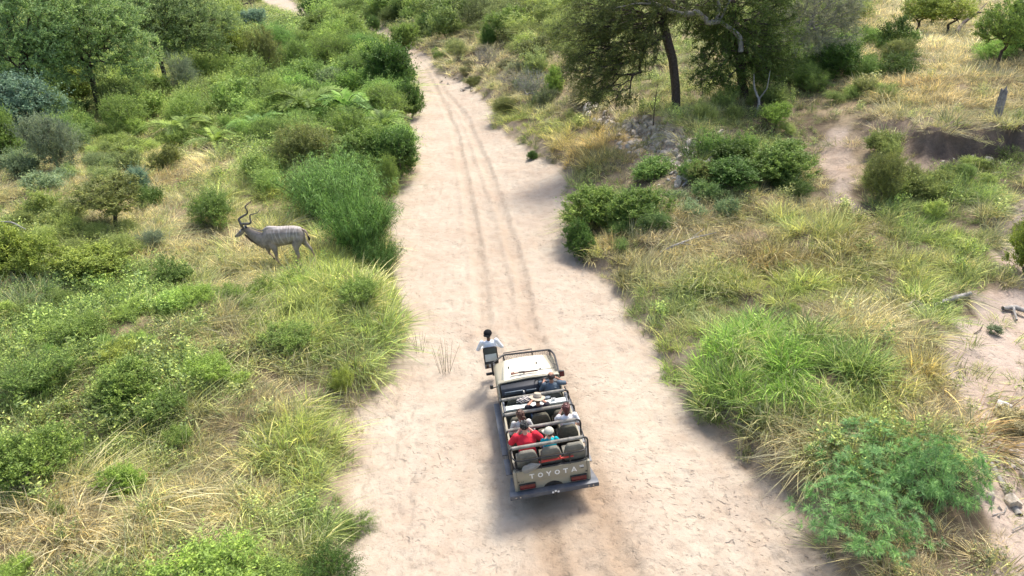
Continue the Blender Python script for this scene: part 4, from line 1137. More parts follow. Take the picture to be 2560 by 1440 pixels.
# padded hoops behind each row
BAR = []
for k, ((lx_, ly_), (rx_, ry_), z) in enumerate((((358, 990), (963, 886), 1.72), ((330, 848), (900, 757), 1.62), ((290, 730), (845, 642), 1.50), ((265, 620), (790, 532), 1.38))):
    yy = (K(lx_, ly_, z).y + K(rx_, ry_, z).y) / 2
    BAR.append((yy, z))
    m = MB(); path = bend([(-.83, yy + .06, .72), (-.85, yy, z), (.85, yy, z), (.83, yy + .06, .72)], .12)
    m.tube(path, .022); hp = m.build('roll_bar', BLK, car)
    m = MB(); m.tube([(-.80, yy, z), (-.4, yy, z + .004), (0, yy, z), (.4, yy, z + .004), (.74, yy, z)], .04, 12); m.build('padding', PAD, hp)
m = MB()
for sgn in (-1, 1):
    m.tube([(sgn * .845, BAR[0][0], 1.38), (sgn * .845, BAR[1][0], 1.36), (sgn * .845, BAR[2][0], 1.34), (sgn * .845, BAR[3][0], 1.25), (sgn * .84, 2.9, 1.12)], .016)
m.build('side_rail', BLK, car)
m = MB()
for z_, yo in ((1.43, -.07), (1.17, -.06)):
    m.tube(bend([(-.84, BAR[0][0] + .3, z_ + .02), (-.80, yo, z_), (.80, yo, z_), (.84, BAR[0][0] + .3, z_ + .02)], .18), .017)
for x_ in (-.22, .42): m.tube([(x_, yo + .01, 1.13), (x_, yo, 1.43)], .014)
m.build('rear_rail', BLK, car)

# seats
def seat(x, y, z, mat, w=.46, hb=.47, lean=.17, nm='seat'):
    """z is the top of the cushion; backrest stands at y"""
    m = MB(); m.box(x - w / 2, x + w / 2, y + .03, y + .50, z - .11, z, .035); m.box(x - .16, x + .16, y + .08, y + .42, z - .28, z - .11)
    c = m.build(nm, mat, car)
    pts = [(-w / 2, 0), (-w / 2 - .005, .22), (-w / 2 + .04, hb - .07), (-w / 2 + .09, hb), (w / 2 - .09, hb), (w / 2 - .04, hb - .07), (w / 2 + .005, .22), (w / 2, 0)]
    m = MB(); M_ = Matrix.Translation((x, y + .06, z - .04)) @ Matrix.Rotation(lean, 4, 'X')
    m.prism(pts, 'y', -.075, .03, .028, M=M_)
    m.build('backrest', mat, c)
ROWS = []
for (yy, z), mt in zip(BAR[:3], (KHAKI, OLIVE, OLIVE)):
    zs = z - .56
    for x_ in (-.52, .0, .52): seat(x_ + .03, yy + .06, zs, mt, nm='seat')
    ROWS.append((yy, zs))
for x_ in (-.40, .42): seat(x_, BAR[3][0] + .04, .86, OLIVE, w=.60, hb=.52, lean=.10)
# shelf behind the front row
sy = K(535, 640, 1.28).y
m = MB(); m.box(-.74, .74, sy - .10, sy + .07, 1.25, 1.28, .006); shelf = m.build('shelf', PALE, car)
m = MB(); m.box(-.74, .74, sy - .125, sy - .105, .80, 1.255, .006); m.build('panel', DKGREEN, shelf)
for sgn in (-1, 1):
    m = MB(); m.box(*sorted((sgn * .745, sgn * .80)), sy - .12, BAR[3][0] + .1, 1.0, 1.27, .02); m.build('side_box', STEEL, car)
# dashboard
m = MB(); m.prism([(3.42, 1.17), (3.20, 1.13), (3.10, .98), (3.20, .78), (3.42, .78)], 'x', -.76, .76, .02); dash = m.build('dashboard', DASH, car)
m = MB(); m.box(-.68, -.20, 3.085, 3.125, 1.0, 1.09, .01, ); m.box(-.68, -.20, 3.12, 3.15, .86, .96, .01); m.build('glove_box', DASHB, dash)
m = MB(); m.box(-.12, .14, 3.075, 3.12, 1.0, 1.07, .008); m.build('radio', DASHB, dash)
m = MB(); m.prism([(3.30, 1.19), (3.14, 1.215), (3.10, 1.12), (3.3, 1.12)], 'x', .22, .62, .015); m.build('instrument_hood', DASHB, dash)
m = MB(); m.box(-.70, .70, 3.42, 3.445, 1.17, 1.19); m.tube([(-.1, 2.7, .66), (-.1, 2.8, .98)], .012); m.lathe([(0, 0), (.025, .005), (.025, .04), (0, .045)], (-.1, 2.8, .96), n=10); m.build('gear_lever', BLK, car)
wc = K(602, 452, 1.20); wm = Matrix.Translation(wc) @ Matrix.Rotation(rad(-38), 4, 'X')
m = MB(); n_ = 36; m.tube([wm @ Vector((math.cos(a / n_ * 6.2832) * .20, math.sin(a / n_ * 6.2832) * .20, 0)) for a in range(n_ + 1)], .013, 8, caps=False)
for a in (rad(200), rad(340), rad(270)): m.tube([wm @ Vector((0, 0, -.03)), wm @ Vector((math.cos(a) * .2, math.sin(a) * .2, 0))], .012, 6)
m.lathe([(0, .0), (.06, -.005), (.065, -.03), (.03, -.05), (.022, -.35), (0, -.35)], n=16, M=wm)
sw = m.build('steering_wheel', BLK, car)
m = MB(); m.lathe([(0, .004), (.018, .002), (.018, -.002)], n=14, M=wm); m.build('wheel_badge', CHROME, sw)
# mirrors
q = K(748, 408, 1.30)
m = MB(); m.box(q.x - .07, q.x + .07, q.y - .03, q.y + .03, q.z - .09, q.z + .09, .02); m.tube([(q.x - .03, q.y, q.z - .05), (.80, q.y + .1, 1.12)], .012); mr_ = m.build('mirror', BLK, car)
m = MB(); m.box(q.x - .055, q.x + .055, q.y - .034, q.y - .031, q.z - .07, q.z + .07); m.build('mirror_glass', REDL, mr_)
q = K(212, 512, 1.18)
m = MB(); m.box(q.x - .045, q.x + .045, q.y - .03, q.y + .03, q.z - .06, q.z + .06, .015); m.tube([(q.x, q.y, q.z - .04), (-.80, q.y + .12, 1.08)], .014); m.build('mirror', BLK, car)
# bull bar and its mesh
zb = 1.16
A = [K(258, 300, zb), K(300, 268, zb), K(520, 243, zb), K(655, 226, zb), K(690, 262, zb), K(712, 340, zb - .02), K(728, 405, zb - .05)]
m = MB(); m.tube(bend(A, .09), .026); B_ = [K(300, 254, zb + .02), K(518, 221, zb + .02), K(520, 243, zb)]; m.tube([K(300, 268, zb)] + B_, .014)
for k in (1, 2, 3): m.tube([A[k], (A[k].x * .98, 4.78, .5)], .022)
m.tube([(-.70, 4.80, .5), (.74, 4.74, .5)], .03); m.tube([(-.66, 4.80, .85), (.72, 4.72, .85)], .02)
m.tube([A[0], K(222, 330, zb), K(168, 340, zb - .1)], .02)
bb = m.build('bull_bar', BLK, car)
m = MB()
P0 = [Vector((-.58, 4.66, 1.06)), Vector((.64, 4.64, 1.06)), Vector((.70, 4.1, 1.12)), Vector((.72, 3.62, 1.13))]
P1 = [A[1], A[3], A[5], A[6]]
for (p0, p1, q0, q1, n_) in ((P0[0], P0[1], P1[0], P1[1], 26), (P0[1], P0[2], P1[1], P1[2], 12), (P0[2], P0[3], P1[2], P1[3], 8)):
    for k in range(n_):
        for s_ in (1, -1):
            a, b = k / n_, min(1, max(0, (k + s_ * 2) / n_))
            m.tube([p0.lerp(p1, a), q0.lerp(q1, b)], .0035, 4, caps=False)
m.build('wire_mesh', BLK, bb)
# tracker's seat on the left front corner
t0, t1, b0, b1 = K(146, 215, 1.46), K(246, 208, 1.46), K(158, 318, 1.06), K(262, 302, 1.06)
yt = (t0.y + t1.y + b0.y + b1.y) / 4
cxm = (t0.x + t1.x + b0.x + b1.x) / 4; hw = (t1.x - t0.x) / 2
TS = Vector((cxm, yt, .98))
m = MB(); m.tube(bend([(cxm - hw, yt + .02, 1.0), (cxm - hw, yt - .02, 1.48), (cxm + hw, yt - .02, 1.48), (cxm + hw, yt + .02, 1.0), (cxm - hw, yt + .02, 1.0)], .06), .02, 8)
m.box(cxm - .2, cxm + .2, yt + .02, yt + .44, .93, .96, .006); m.box(cxm - .03, cxm + .03, yt - .0, yt + .3, .55, .93); m.box(cxm - .2, cxm + .35, yt - .03, yt + .04, .60, .66, .01)
m.box(cxm - .2, cxm + .2, yt + .62, yt + .85, .42, .45, .01); m.tube([(cxm, yt + .2, .58), (cxm, yt + .7, .44)], .02)
ts = m.build('tracker_seat', BLK, car)
m = MB(); m.box(cxm - hw + .01, cxm + hw - .01, yt - .02, yt + .0, 1.27, 1.46, .008); m.build('back_panel', DKGREEN, ts)
m = MB(); m.box(cxm - hw + .012, cxm + hw - .012, yt - .005, yt + .012, 1.03, 1.27, .008); m.build('lower_panel', PALE, ts)
m = MB(); m.box(cxm - .2, cxm + .2, yt + .03, yt + .43, .962, 1.01, .02); m.build('cushion', OLIVE, ts)

# loose things in and on the vehicle (own objects)
def on_car(o): 
    o.matrix_world = CARM @ o.matrix_world
    return o
def thing_at(name, q, label, cat):
    e = empty(name); e.matrix_world = CARM @ Matrix.Translation(q); return tag(e, label, cat)
q0, q1 = K(358, 412, 1.27), K(690, 368, 1.27)
rf = thing_at('rifle', q0, 'long thin rifle with red-brown wooden stock lying across the rear of the hood', 'rifle')
d = q1 - q0
m = MB(); m.tube([d * 0, d * .05, d * .12, d * .2], [.035, .03, .018, .016], 8); m.tube([d * .2 + Vector((0, 0, -.005)), d * .62 + Vector((0, 0, -.005))], .017, 8); m.build('stock', WOODM, rf)
m = MB(); m.tube([d * .18 + Vector((0, 0, .018)), d * .32 + Vector((0, 0, .018))], .018, 8); m.tube([d * .3 + Vector((0, 0, .014)), d * 1.0 + Vector((0, 0, .01))], .009, 8); m.box(d.x * .2, d.x * .25, d.y * .2 - .04, d.y * .2, .0, .03); m.build('barrel', BLK, rf)
m = MB(); m.tube([d * .30 + Vector((0, 0, -.04)), d * .30 + Vector((0, 0, .03))], .014, 6); m.build('rest', BLK, rf)
q = K(455, 540, 1.06)
bt = thing_at('bottle', Vector((q.x, q.y, .86)), 'grey drinking bottle with a white cap between the front seats', 'bottle')
m = MB(); m.lathe([(.035, -.2), (.037, .10), (.03, .14), (.0, .14)], n=16); m.build('bottle_body', simple('bottle_grey', (.12, .13, .17), .3), bt)
m = MB(); m.lathe([(.028, .141), (.028, .18), (.015, .195), (0, .195)], n=14); m.build('cap', WHITE, bt)
# striped cloth heap on the shelf
def heap(name, c, rx, ry, rz, mat, label, cat, seed=1):
    bm = bmesh.new(); bmesh.ops.create_icosphere(bm, subdivisions=4, radius=1)
    for v in bm.verts:
        n_ = Vector(v.co)
        w = .16 * math.sin(n_.x * 5 + seed + 2 * math.sin(n_.y * 4)) * math.cos(n_.y * 4 + seed) + .09 * math.sin(n_.x * 11 + n_.z * 7 + seed * 2)
        v.co = Vector((n_.x * rx, n_.y * ry, max(n_.z, -.35) * rz)) * (1 + w)
    me = bpy.data.meshes.new(name); bm.to_mesh(me); bm.free(); me.polygons.foreach_set('use_smooth', [True] * len(me.polygons))
    o = link(name, me, mat); o.matrix_world = CARM @ Matrix.Translation(c); return tag(o, label, cat)
mst, nt, p, out = new_mat('striped_cloth')
tc = N(nt, 'ShaderNodeTexCoord'); wv_ = N(nt, 'ShaderNodeTexWave'); wv_.inputs['Scale'].default_value = 9; wv_.inputs['Distortion'].default_value = 3; wv_.bands_direction = 'DIAGONAL'
nt.links.new(tc.outputs['Object'], wv_.inputs[0]); cr_ = N(nt, 'ShaderNodeValToRGB'); cr_.color_ramp.elements[0].color = (.09, .075, .075, 1); cr_.color_ramp.elements[1].color = (.55, .5, .45, 1); cr_.color_ramp.elements[0].position = .35; cr_.color_ramp.elements[1].position = .5
nt.links.new(wv_.outputs[0], cr_.inputs[0]); nt.links.new(cr_.outputs[0], p.inputs['Base Color']); p.inputs['Roughness'].default_value = .9
q = K(462, 612, 1.33); heap('cloth', q, .18, .085, .08, mst, 'crumpled brown and cream striped cloth on the shelf left of the wide-brimmed hat', 'cloth')
for cx_, lb in ((668, 'small white cup on the shelf, left of the two'), (684, 'small white cup on the shelf, right of the two')):
    q = K(cx_, 580, 1.31); c_ = thing_at('cup', Vector((q.x, sy, 1.282)), lb, 'cup')
    m = MB(); m.lathe([(.022, 0), (.03, .06), (.026, .06), (.02, .008), (0, .008)], n=16); m.build('cup_body', WHITE, c_)
    c_['group'] = 'white cups on the shelf'
q = K(632, 592, 1.30); heap('cloth', q, .10, .06, .03, simple('grey_cloth', (.25, .28, .30), .9), 'folded blue-grey cloth beside the white cups on the shelf', 'cloth', 4)
# red long-handled tool in a canvas cover
qa, qb, qc = K(446, 1128, 1.29), K(575, 1088, 1.30), K(838, 1040, 1.30)
tl = thing_at('covered_tool', qa, 'red long-handled tool lying along the tailgate, one end in a grey canvas cover', 'tool')
m = MB(); m.tube([qb - qa, qc - qa], [.026, .018], 10); m.box(*sorted(((qc - qa).x * .74, (qc - qa).x * .745 + .01)), (qb - qa).y - .03, (qb - qa).y + .03, .01, .07); m.build('handle', REDM, tl)
bm = bmesh.new(); bmesh.ops.create_icosphere(bm, subdivisions=4, radius=1)
L_ = (qb - qa).length + .04
for v in bm.verts:
    n_ = Vector(v.co); f = (n_.x + 1) / 2
    rz = .14 * (1 - f) + .05 * f; dz = -.09 * (1 - f) ** 1.0
    v.co = Vector((f * L_ - .02, n_.y * (.085 * (1 - f) + .04 * f) * (1 + .1 * math.sin(9 * n_.z)), n_.z * rz * (1 + .14 * math.sin(n_.x * 6 + n_.y * 3)) + dz))
me = bpy.data.meshes.new('cover'); bm.to_mesh(me); bm.free(); me.polygons.foreach_set('use_smooth', [True] * len(me.polygons))
link('canvas_cover', me, CANV, tl)

# ------------------------------------------------------------------ people
def blob_mesh(name, items, voxel=.008, smooth=4, mat=None, parent=None, colfn=None):
    """items: chains of ellipsoids [(centre, (rx, ry, rz)), ...]; fused into one skin"""
    bm = bmesh.new()
    sb = bmesh.new(); bmesh.ops.create_icosphere(sb, subdivisions=2, radius=1)
    sv = np.array([v.co[:] for v in sb.verts]); sf = np.array([[v.index for v in f.verts] for f in sb.faces]); sb.free()
    V = []; F = []; off = 0
    for ch in items:
        for i in range(len(ch)):
            (c0, r0) = ch[i]
            c0 = np.array(c0, float); r0 = np.array(r0 if hasattr(r0, '__len__') else (r0,) * 3, float)
            if i == len(ch) - 1 : steps = [(c0, r0)] 
            else:
                (c1, r1) = ch[i + 1]; c1 = np.array(c1, float); r1 = np.array(r1 if hasattr(r1, '__len__') else (r1,) * 3, float)
                n = max(1, int(np.linalg.norm(c1 - c0) / (.35 * min(r0.min(), r1.min()) + 1e-6)))
                n = min(n, 14)
                steps = [(c0 * (1 - k / n) + c1 * k / n, r0 * (1 - k / n) + r1 * k / n) for k in range(n)]
            for c, r in steps:
                V.append(sv * r + c); F.append(sf + off); off += len(sv)
    me = np_mesh('blob', np.concatenate(V), [np.concatenate(F)])
    o = bpy.data.objects.new('blob', me); COL.objects.link(o)
    md = o.modifiers.new('r', 'REMESH'); md.mode = 'VOXEL'; md.voxel_size = voxel; md.use_smooth_shade = True
    ms = o.modifiers.new('s', 'SMOOTH'); ms.iterations = smooth; ms.factor = .5
    dg = bpy.context.evaluated_depsgraph_get()
    nm = bpy.data.meshes.new_from_object(o.evaluated_get(dg))
    bpy.data.objects.remove(o); bpy.data.meshes.remove(me)
    nm.name = name
    if colfn:
        n = len(nm.vertices); co = np.empty(n * 3, np.float32); nm.vertices.foreach_get('co', co)
        a = nm.attributes.new('col', 'FLOAT_COLOR', 'POINT'); c = np.ones((n, 4), np.float32); c[:, :3] = colfn(co.reshape(-1, 3)); a.data.foreach_set('color', c.ravel())
    if mat: nm.materials.append(mat)
    return link(name, nm, None, parent)

def colmat(name, rough=.8):
    m, nt, p, out = new_mat(name)
    a = N(nt, 'ShaderNodeAttribute', attribute_type='GEOMETRY', attribute_name='col')
    tc = N(nt, 'ShaderNodeTexCoord'); no = N(nt, 'ShaderNodeTexNoise'); no.inputs['Scale'].default_value = 14; no.inputs['Detail'].default_value = 5
    nt.links.new(tc.outputs['Object'], no.inputs['Vector'])
    mr = N(nt, 'ShaderNodeMapRange'); mr.inputs[3].default_value = .85; mr.inputs[4].default_value = 1.15; nt.links.new(no.outputs[0], mr.inputs[0])
    vm = N(nt, 'ShaderNodeVectorMath', operation='SCALE'); nt.links.new(a.outputs['Color'], vm.inputs[0]); nt.links.new(mr.outputs[0], vm.inputs['Scale'])
    nt.links.new(vm.outputs[0], p.inputs['Base Color']); p.inputs['Roughness'].default_value = rough; p.inputs['Specular IOR Level'].default_value = .3
    return m

def skin(name, c): return simple(name, c, .55, vary=.08, scale=10, spec=.3)
SK1, SK2, SK3 = skin('skin_fair', (.60, .36, .27)), skin('skin_tan', (.40, .21, .14)), skin('skin_dark', (.13, .065, .04))
def cloth(name, c): return simple(name, c, .9, vary=.10, scale=9, bump=.35, spec=.15)
CHAR = cloth('dark_trousers', (.03, .032, .04)); KHT = cloth('khaki_trousers', (.22, .19, .13)); JEAN = cloth('jeans', (.05, .08, .15)); SHOE = cloth('shoe_leather', (.06, .04, .03))

def person(label, head, seat_z, lean, skinm, shirt, trousers, hairm, hair='short', s=1.0, sw=.185, elbows=None, hands=None, yaw=0, sleeve=.5, hat=None, floor=None, bulk=1.0, headtilt=(0, 0)):
    """head: centre of the head in vehicle coordinates; faces forward; arms as offsets (x right, y forward, z up) from the hips"""
    hz = head.z - seat_z                      # head centre above the seat
    k = hz / .80
    root = Vector((head.x - headtilt[0], head.y - lean - headtilt[1], seat_z))
    e = empty('person'); e.matrix_world = CARM @ Matrix.Translation(root); tag(e, label, 'person')
    H = Vector((headtilt[0], lean + headtilt[1], hz))
    sh = hz - .205 * s
    chest = Vector((0, lean * .62, sh * .72)); neck = Vector((headtilt[0] * .3, lean * .9, sh + .03))
    fl = (-.42 * s) if floor is None else floor
    b = bulk
    hr = s ** .4 * 1.13
    Rz_ = Matrix.Rotation(yaw, 3, 'Z')
    def hp(x, y, z): return tuple(H + Rz_ @ Vector((x, y, z)) * hr)
    it = [[((0, 0, .10), (.15 * b * s, .115 * b * s, .10 * s)), (tuple(chest * .6), (.135 * b * s, .105 * b * s, .12 * s)), (tuple(chest), (.155 * b * s, .11 * b * s, .13 * s)), ((0, lean * .85, sh - .05 * s), (sw * .85, .075 * s, .05 * s))],
          [(tuple(neck), .055 * s), (hp(0, -.01, -.09), .052 * s)],
          [(hp(0, -.015, .02), (.076, .096, .098)), (hp(0, .02, -.03), (.068, .078, .085))], [(hp(0, .05, -.075), (.045, .04, .035))],
          [(hp(0, .098, -.02), (.011, .014, .02))], [(hp(-.077, -.005, -.02), (.010, .018, .03))], [(hp(.077, -.005, -.02), (.010, .018, .03))]]
    arms = []; 
    elbows = elbows or ((-sw - .06, lean + .02, sh * .45), (sw + .06, lean + .02, sh * .45)); hands = hands or ((-.13, lean + .26, .16), (.13, lean + .26, .16))
    for sg, el, ha in ((-1, elbows[0], hands[0]), (1, elbows[1], hands[1])):
        so = Vector((sg * sw, lean * .9, sh)); el = Vector(el); ha = Vector(ha)
        arms.append((so, el, ha))
        it.append([(so + Vector((0, 0, -.02)), .044 * s * b), (so.lerp(el, .5), .043 * s * b), (el, .038 * s)]); it.append([(el, .04 * s), (el.lerp(ha, .35), .038 * s), (ha, .026 * s)])
        fd = (ha - el).normalized(); side = fd.cross(Vector((0, 0, 1))); side = side.normalized() if side.length > .1 else Vector((1, 0, 0)); nn = side.cross(fd)
        palm = ha + fd * .045
        it.append([(ha + fd * .01, .026), (palm, .030), (ha + fd * .07, .027)])
        inw = -nn if abs(ha.z - H.z) > .3 else (Vector(H) - palm).normalized()
        for q, (o_, ln) in enumerate(((-.028, .055), (-.010, .068), (.010, .062), (.026, .048))):
            a = ha + fd * .085 + side * o_; p1 = a + fd * ln * .5 + inw * ln * .12; p2 = p1 + fd * ln * .32 + inw * ln * .42
            it.append([(a, .0095), (p1, .009), (p2, .0075)])
        tb = ha + fd * .03 - side * .03 * sg; it.append([(tb, .011), (tb - side * .028 * sg + fd * .025, .010), (tb - side * .03 * sg + fd * .05 + inw * .012, .008)])
    legs = []
    for sg in (-1, 1):
        hip = Vector((sg * .09 * s, .02, .09)); kn = Vector((sg * .13 * s, .42 * s, .12)); an = Vector((sg * .13 * s, .40 * s, fl + .09)); toe = an + Vector((0, .13 * s, -.05))
        legs.append((hip, kn, an, toe))
        it.append([(hip, .085 * s * b), (kn, .058 * s), (kn.lerp(an, .4) + Vector((0, -.02, 0)), .052 * s), (an, .036 * s)])
        it.append([(an + Vector((0, -.02, -.04)), .036 * s), (toe, (.038, .05, .028))])
    blob_mesh('body', it, .0085, 3, skinm, e)
    # shirt
    st = [[((0, .0, .07), (.165 * b * s, .13 * b * s, .07 * s)), (tuple(chest * .6), (.155 * b * s, .122 * b * s, .13 * s)), (tuple(chest), (.185 * b * s, .127 * b * s, .14 * s)), ((0, lean * .85, sh - .06 * s), (sw * 1.02, .10 * s, .065 * s)), (tuple(neck - Vector((0, 0, .03))), (.075 * s, .07 * s, .03))]]
    for so, el, ha in arms:
        if sleeve <= 1: st.append([(so + Vector((0, 0, -.018)), .064 * s * b), (so.lerp(el, sleeve), .060 * s * b)])
        else: st.append([(so + Vector((0, 0, -.01)), .062 * s * b), (el, .054 * s)]); st.append([(el, .056 * s), (el.lerp(ha, .92), .042 * s)])
    # soft folds
    rng = random.Random(int(abs(head.x * 1000) + head.y * 77))
    for _ in range(10):
        z = rng.uniform(.12, sh - .1); a = rng.uniform(-1, 1); x0 = a * .13 * b
        y0 = lean * z / sh * .9 - .118 * b * s
        st.append([((x0, y0, z), (.012, .010, .012)), ((x0 + rng.uniform(-.09, .09), y0 + .004, z + rng.uniform(-.07, .07)), (.007, .006, .007))])
    blob_mesh('shirt', st, .010, 2, shirt, e)
    tr = []
    for hip, kn, an, toe in legs: tr.append([(hip, .098 * s * b), (kn, .07 * s), (an + Vector((0, 0, .05)), .055 * s)])
    tr.append([((0, .0, .07), (.16 * b * s, .122 * b * s, .085 * s))])
    blob_mesh('trousers', tr, .014, 2, trousers, e)
    for hip, kn, an, toe in legs:
        blob_mesh('shoe', [[(an + Vector((0, -.03, -.045)), (.045, .045, .04)), (toe + Vector((0, .02, 0)), (.046, .06, .036))]], .012, 2, SHOE, e)
    for sg in (-1, 1):
        eyes = MB(); eyes.lathe([(0, .008), (.008, .004), (.008, -.004), (0, -.008)], hp(sg * .032, .088, .005), 'y', 8)
        eyes.build('eye', DASH, e)
    # hair
    if hair:
        hb = [[(hp(0, -.022, .035), (.083, .100, .096))]]
        if hat: hb = [[(hp(0, -.03, .0), (.080, .090, .085))]]
        if hair == 'balding': hb = [[(hp(0, -.035, .005), (.082, .088, .085))]]
        if hair == 'bun': hb += [[(hp(0, -.03, -.02), (.080, .088, .08)), (hp(.03, -.09, -.06), (.055, .05, .06)), (hp(.045, -.10, -.12), (.035, .035, .04))], [(hp(.04, -.11, .0), (.035, .03, .035)), (hp(.07, -.09, -.04), (.03, .03, .03))]]
        if hair == 'bob': hb += [[(hp(0, -.03, -.03), (.088, .088, .085)), (hp(0, -.045, -.10), (.066, .055, .05))]]
        rr = random.Random(5 + int(head.y * 10))
        for _ in range(0 if hat else 60):
            a = Vector((rr.gauss(0, 1), rr.gauss(-.5, 1), abs(rr.gauss(.4, .7)))).normalized()
            c = Vector((a.x * .082, -.022 + a.y * .098, .035 + a.z * .094))
            if hair == 'balding': c = Vector((a.x * .08, -.035 + a.y * .085, .005 + a.z * .084))
            hb.append([(hp(*c), (.012, .012, .010)), (hp(c.x * .97, c.y - .012, c.z - .022), (.007, .007, .007))])
        o = blob_mesh('hair', hb, .007, 1, hairm, e)
    if hat:
        hat(e, H, Rz_, hr)
    return e

def cap_hat(mat, brim_dir, back=False):
    def f(e, H, Rz_, hr):
        m = MB(); c = H + Rz_ @ Vector((0, -.012, .045)) * hr
        pr = []
        for k in range(9): a = k / 8 * math.pi / 2; pr.append((.104 * hr * math.cos(a) ** .9 + .0, .10 * hr * math.sin(a) - .012))
        m.lathe(pr[:-1] + [(0, pr[-1][1])], c, n=28)
        m.lathe([(.008, .084 * hr), (.008, .093 * hr), (0, .094 * hr)], c, n=8)
        cp = m.build('cap', mat, e)
        b = bmesh.new(); d = Vector((math.sin(brim_dir), math.cos(brim_dir), 0)); sd = Vector((d.y, -d.x, 0)); top = []; low = []
        inner = []; outer = []
        for k in range(11):
            a = -1 + 2 * k / 10
            inner.append(c + (d * math.cos(a * 1.15) + sd * math.sin(a * 1.15)) * .092 * hr + Vector((0, 0, .002)))
            outer.append(c + d * (.092 + .075 * math.cos(a * 1.45) ** .8) * hr * math.cos(a * .9) + sd * math.sin(a * 1.15) * .09 * hr + Vector((0, 0, -.018 * (1 + a * a))))
        for t in (0, -.005):
            vi = [b.verts.new(p_ + Vector((0, 0, t))) for p_ in inner]; vo = [b.verts.new(p_ + Vector((0, 0, t))) for p_ in outer]
            for k in range(10): b.faces.new((vi[k], vo[k], vo[k + 1], vi[k + 1]))
        m = MB(); m._add(b); m.build('brim', mat, cp)
    return f
def wide_hat(mat, band):
    def f(e, H, Rz_, hr):
        M_ = Matrix.Translation(H + Vector((0, -.01, .055))) @ Matrix.Rotation(rad(-14), 4, 'X') @ Matrix.Rotation(rad(10), 4, 'Y')
        m = MB(); m.lathe([(.185, -.012), (.19, -.004), (.15, .0), (.105, .004), (.098, .02), (.092, .075), (.078, .105), (.05, .108), (.025, .098), (0, .095)], n=36, M=M_)
        for v in m.bm.verts:
            q = M_.inverted() @ v.co; a = math.atan2(q.y, q.x); r = math.hypot(q.x, q.y)
            if r > .11: v.co += Vector((0, 0, .018 * math.cos(2 * a) * (r - .1) / .09))
        o = m.build('hat', mat, e)
        m = MB(); m.lathe([(.101, .008), (.1005, .028), (.098, .028), (.097, .008)], n=30, M=M_); m.build('hat_band', band, o)
    return f
WHC = cloth('white_shirt', (.72, .74, .77)); TSW = cloth('white_tshirt', (.78, .77, .75)); GRW = cloth('pale_grey_shirt', (.52, .51, .48)); RDC = cloth('red_tshirt', (.62, .035, .055)); TEA = cloth('teal_tshirt', (.01, .36, .42)); GRY_ = cloth('grey_blue_tshirt', (.10, .13, .16)); DRK = cloth('dark_shirt', (.025, .022, .03))
HBK = simple('black_hair', (.010, .009, .009), .6, vary=.4, scale=40); HBR = simple('brown_hair', (.09, .045, .028), .55, vary=.4, scale=40); HAU = simple('auburn_hair', (.10, .025, .02), .5, vary=.4, scale=40); HDK = simple('dark_brown_hair', (.03, .018, .014), .6, vary=.4, scale=40)
CAPB = cloth('black_cap', (.012, .012, .014)); CAPG = cloth('beige_cap', (.47, .46, .38)); HATC = cloth('straw_hat', (.40, .345, .265)); BAND = cloth('hat_band', (.13, .10, .08))

h = K(172, 112, 1.80)
person('person in white long-sleeved shirt and black cap on the front corner seat', Vector((TS.x + .01, h.y, h.z)), 1.01, h.y - (TS.y + .17), SK3, WHC, KHT, HBK, elbows=((-.33, .10, .30), (.33, .08, .30)), hands=((-.20, .34, .22), (.20, .34, .22)), sleeve=2, sw=.20, bulk=1.05, hat=cap_hat(CAPB, rad(-150)), floor=-.54)
h = K(665, 428, 1.66)
person('driver with cropped dark hair in a grey-blue shirt holding a hand to the ear', h, .86, .03, SK2, GRY_, CHAR, HDK, hair='balding', elbows=((-.28, .10, .36), (.36, .06, .50)), hands=((-.16, .42, .40), (.14, .09, .68)), sleeve=.75, bulk=1.05)
h = K(562, 605, 1.68)
person('passenger in a wide-brimmed pale hat and dark shirt leaning on the shelf', h, ROWS[2][1], h.y - (ROWS[2][0] + .28), SK2, DRK, JEAN, HBR, elbows=((-.26, .20, .34), (.26, .20, .34)), hands=((-.10, .40, .36), (.12, .40, .36)), sleeve=.9, hat=wide_hat(HATC, BAND))
h = K(430, 722, 1.84)
person('passenger with brown hair in a loose knot and a pale grey shirt', h, ROWS[1][1], .05, SK1, GRW, KHT, HBR, hair='bun', sw=.17, elbows=((-.26, .03, .30), (.25, .03, .30)), hands=((-.12, .28, .20), (.14, .28, .20)), sleeve=.9)
h = K(780, 672, 1.84)
person('passenger with auburn hair and white shirt, one hand at the face', h, ROWS[1][1], .05, SK1, TSW, KHT, HAU, hair='bob', sw=.18, elbows=((-.25, .14, .40), (.27, .0, .30)), hands=((-.10, .18, .62), (.16, .26, .20)), sleeve=.6, bulk=1.05)
h = K(462, 818, 1.96)
person('broad person with black hair in a red shirt with binoculars in the back row', h, ROWS[0][1], .05, SK1, RDC, CHAR, HBK, sw=.215, elbows=((-.34, .10, .38), (.34, .10, .38)), hands=((-.105, .15, .66), (.105, .15, .66)), sleeve=.85, bulk=1.25)
h = K(648, 862, 1.84)
person('child in a beige cap and teal shirt in the back row, looking left', h, ROWS[0][1], .04, SK1, TEA, JEAN, HBR, hair='short', s=.80, sw=.145, yaw=rad(50), elbows=((-.20, .06, .34), (.21, .08, .36)), hands=((-.08, .16, .42), (.10, .16, .44)), sleeve=.5, hat=cap_hat(CAPG, rad(-58)), floor=-.3)
# binoculars held by the broad person in red
h = K(462, 818, 1.96)
bn = thing_at('binoculars', h + Vector((0, .16, -.01)), 'black binoculars held to the eyes of the person in red', 'binoculars')
m = MB()
for sg in (-1, 1): m.lathe([(.018, -.05), (.022, -.03), (.022, .02), (.028, .07), (.0, .07)], (sg * .033, 0, 0), 'y', 14)
m.box(-.02, .02, -.02, .03, -.01, .012); m.build('barrels', BLK, bn)

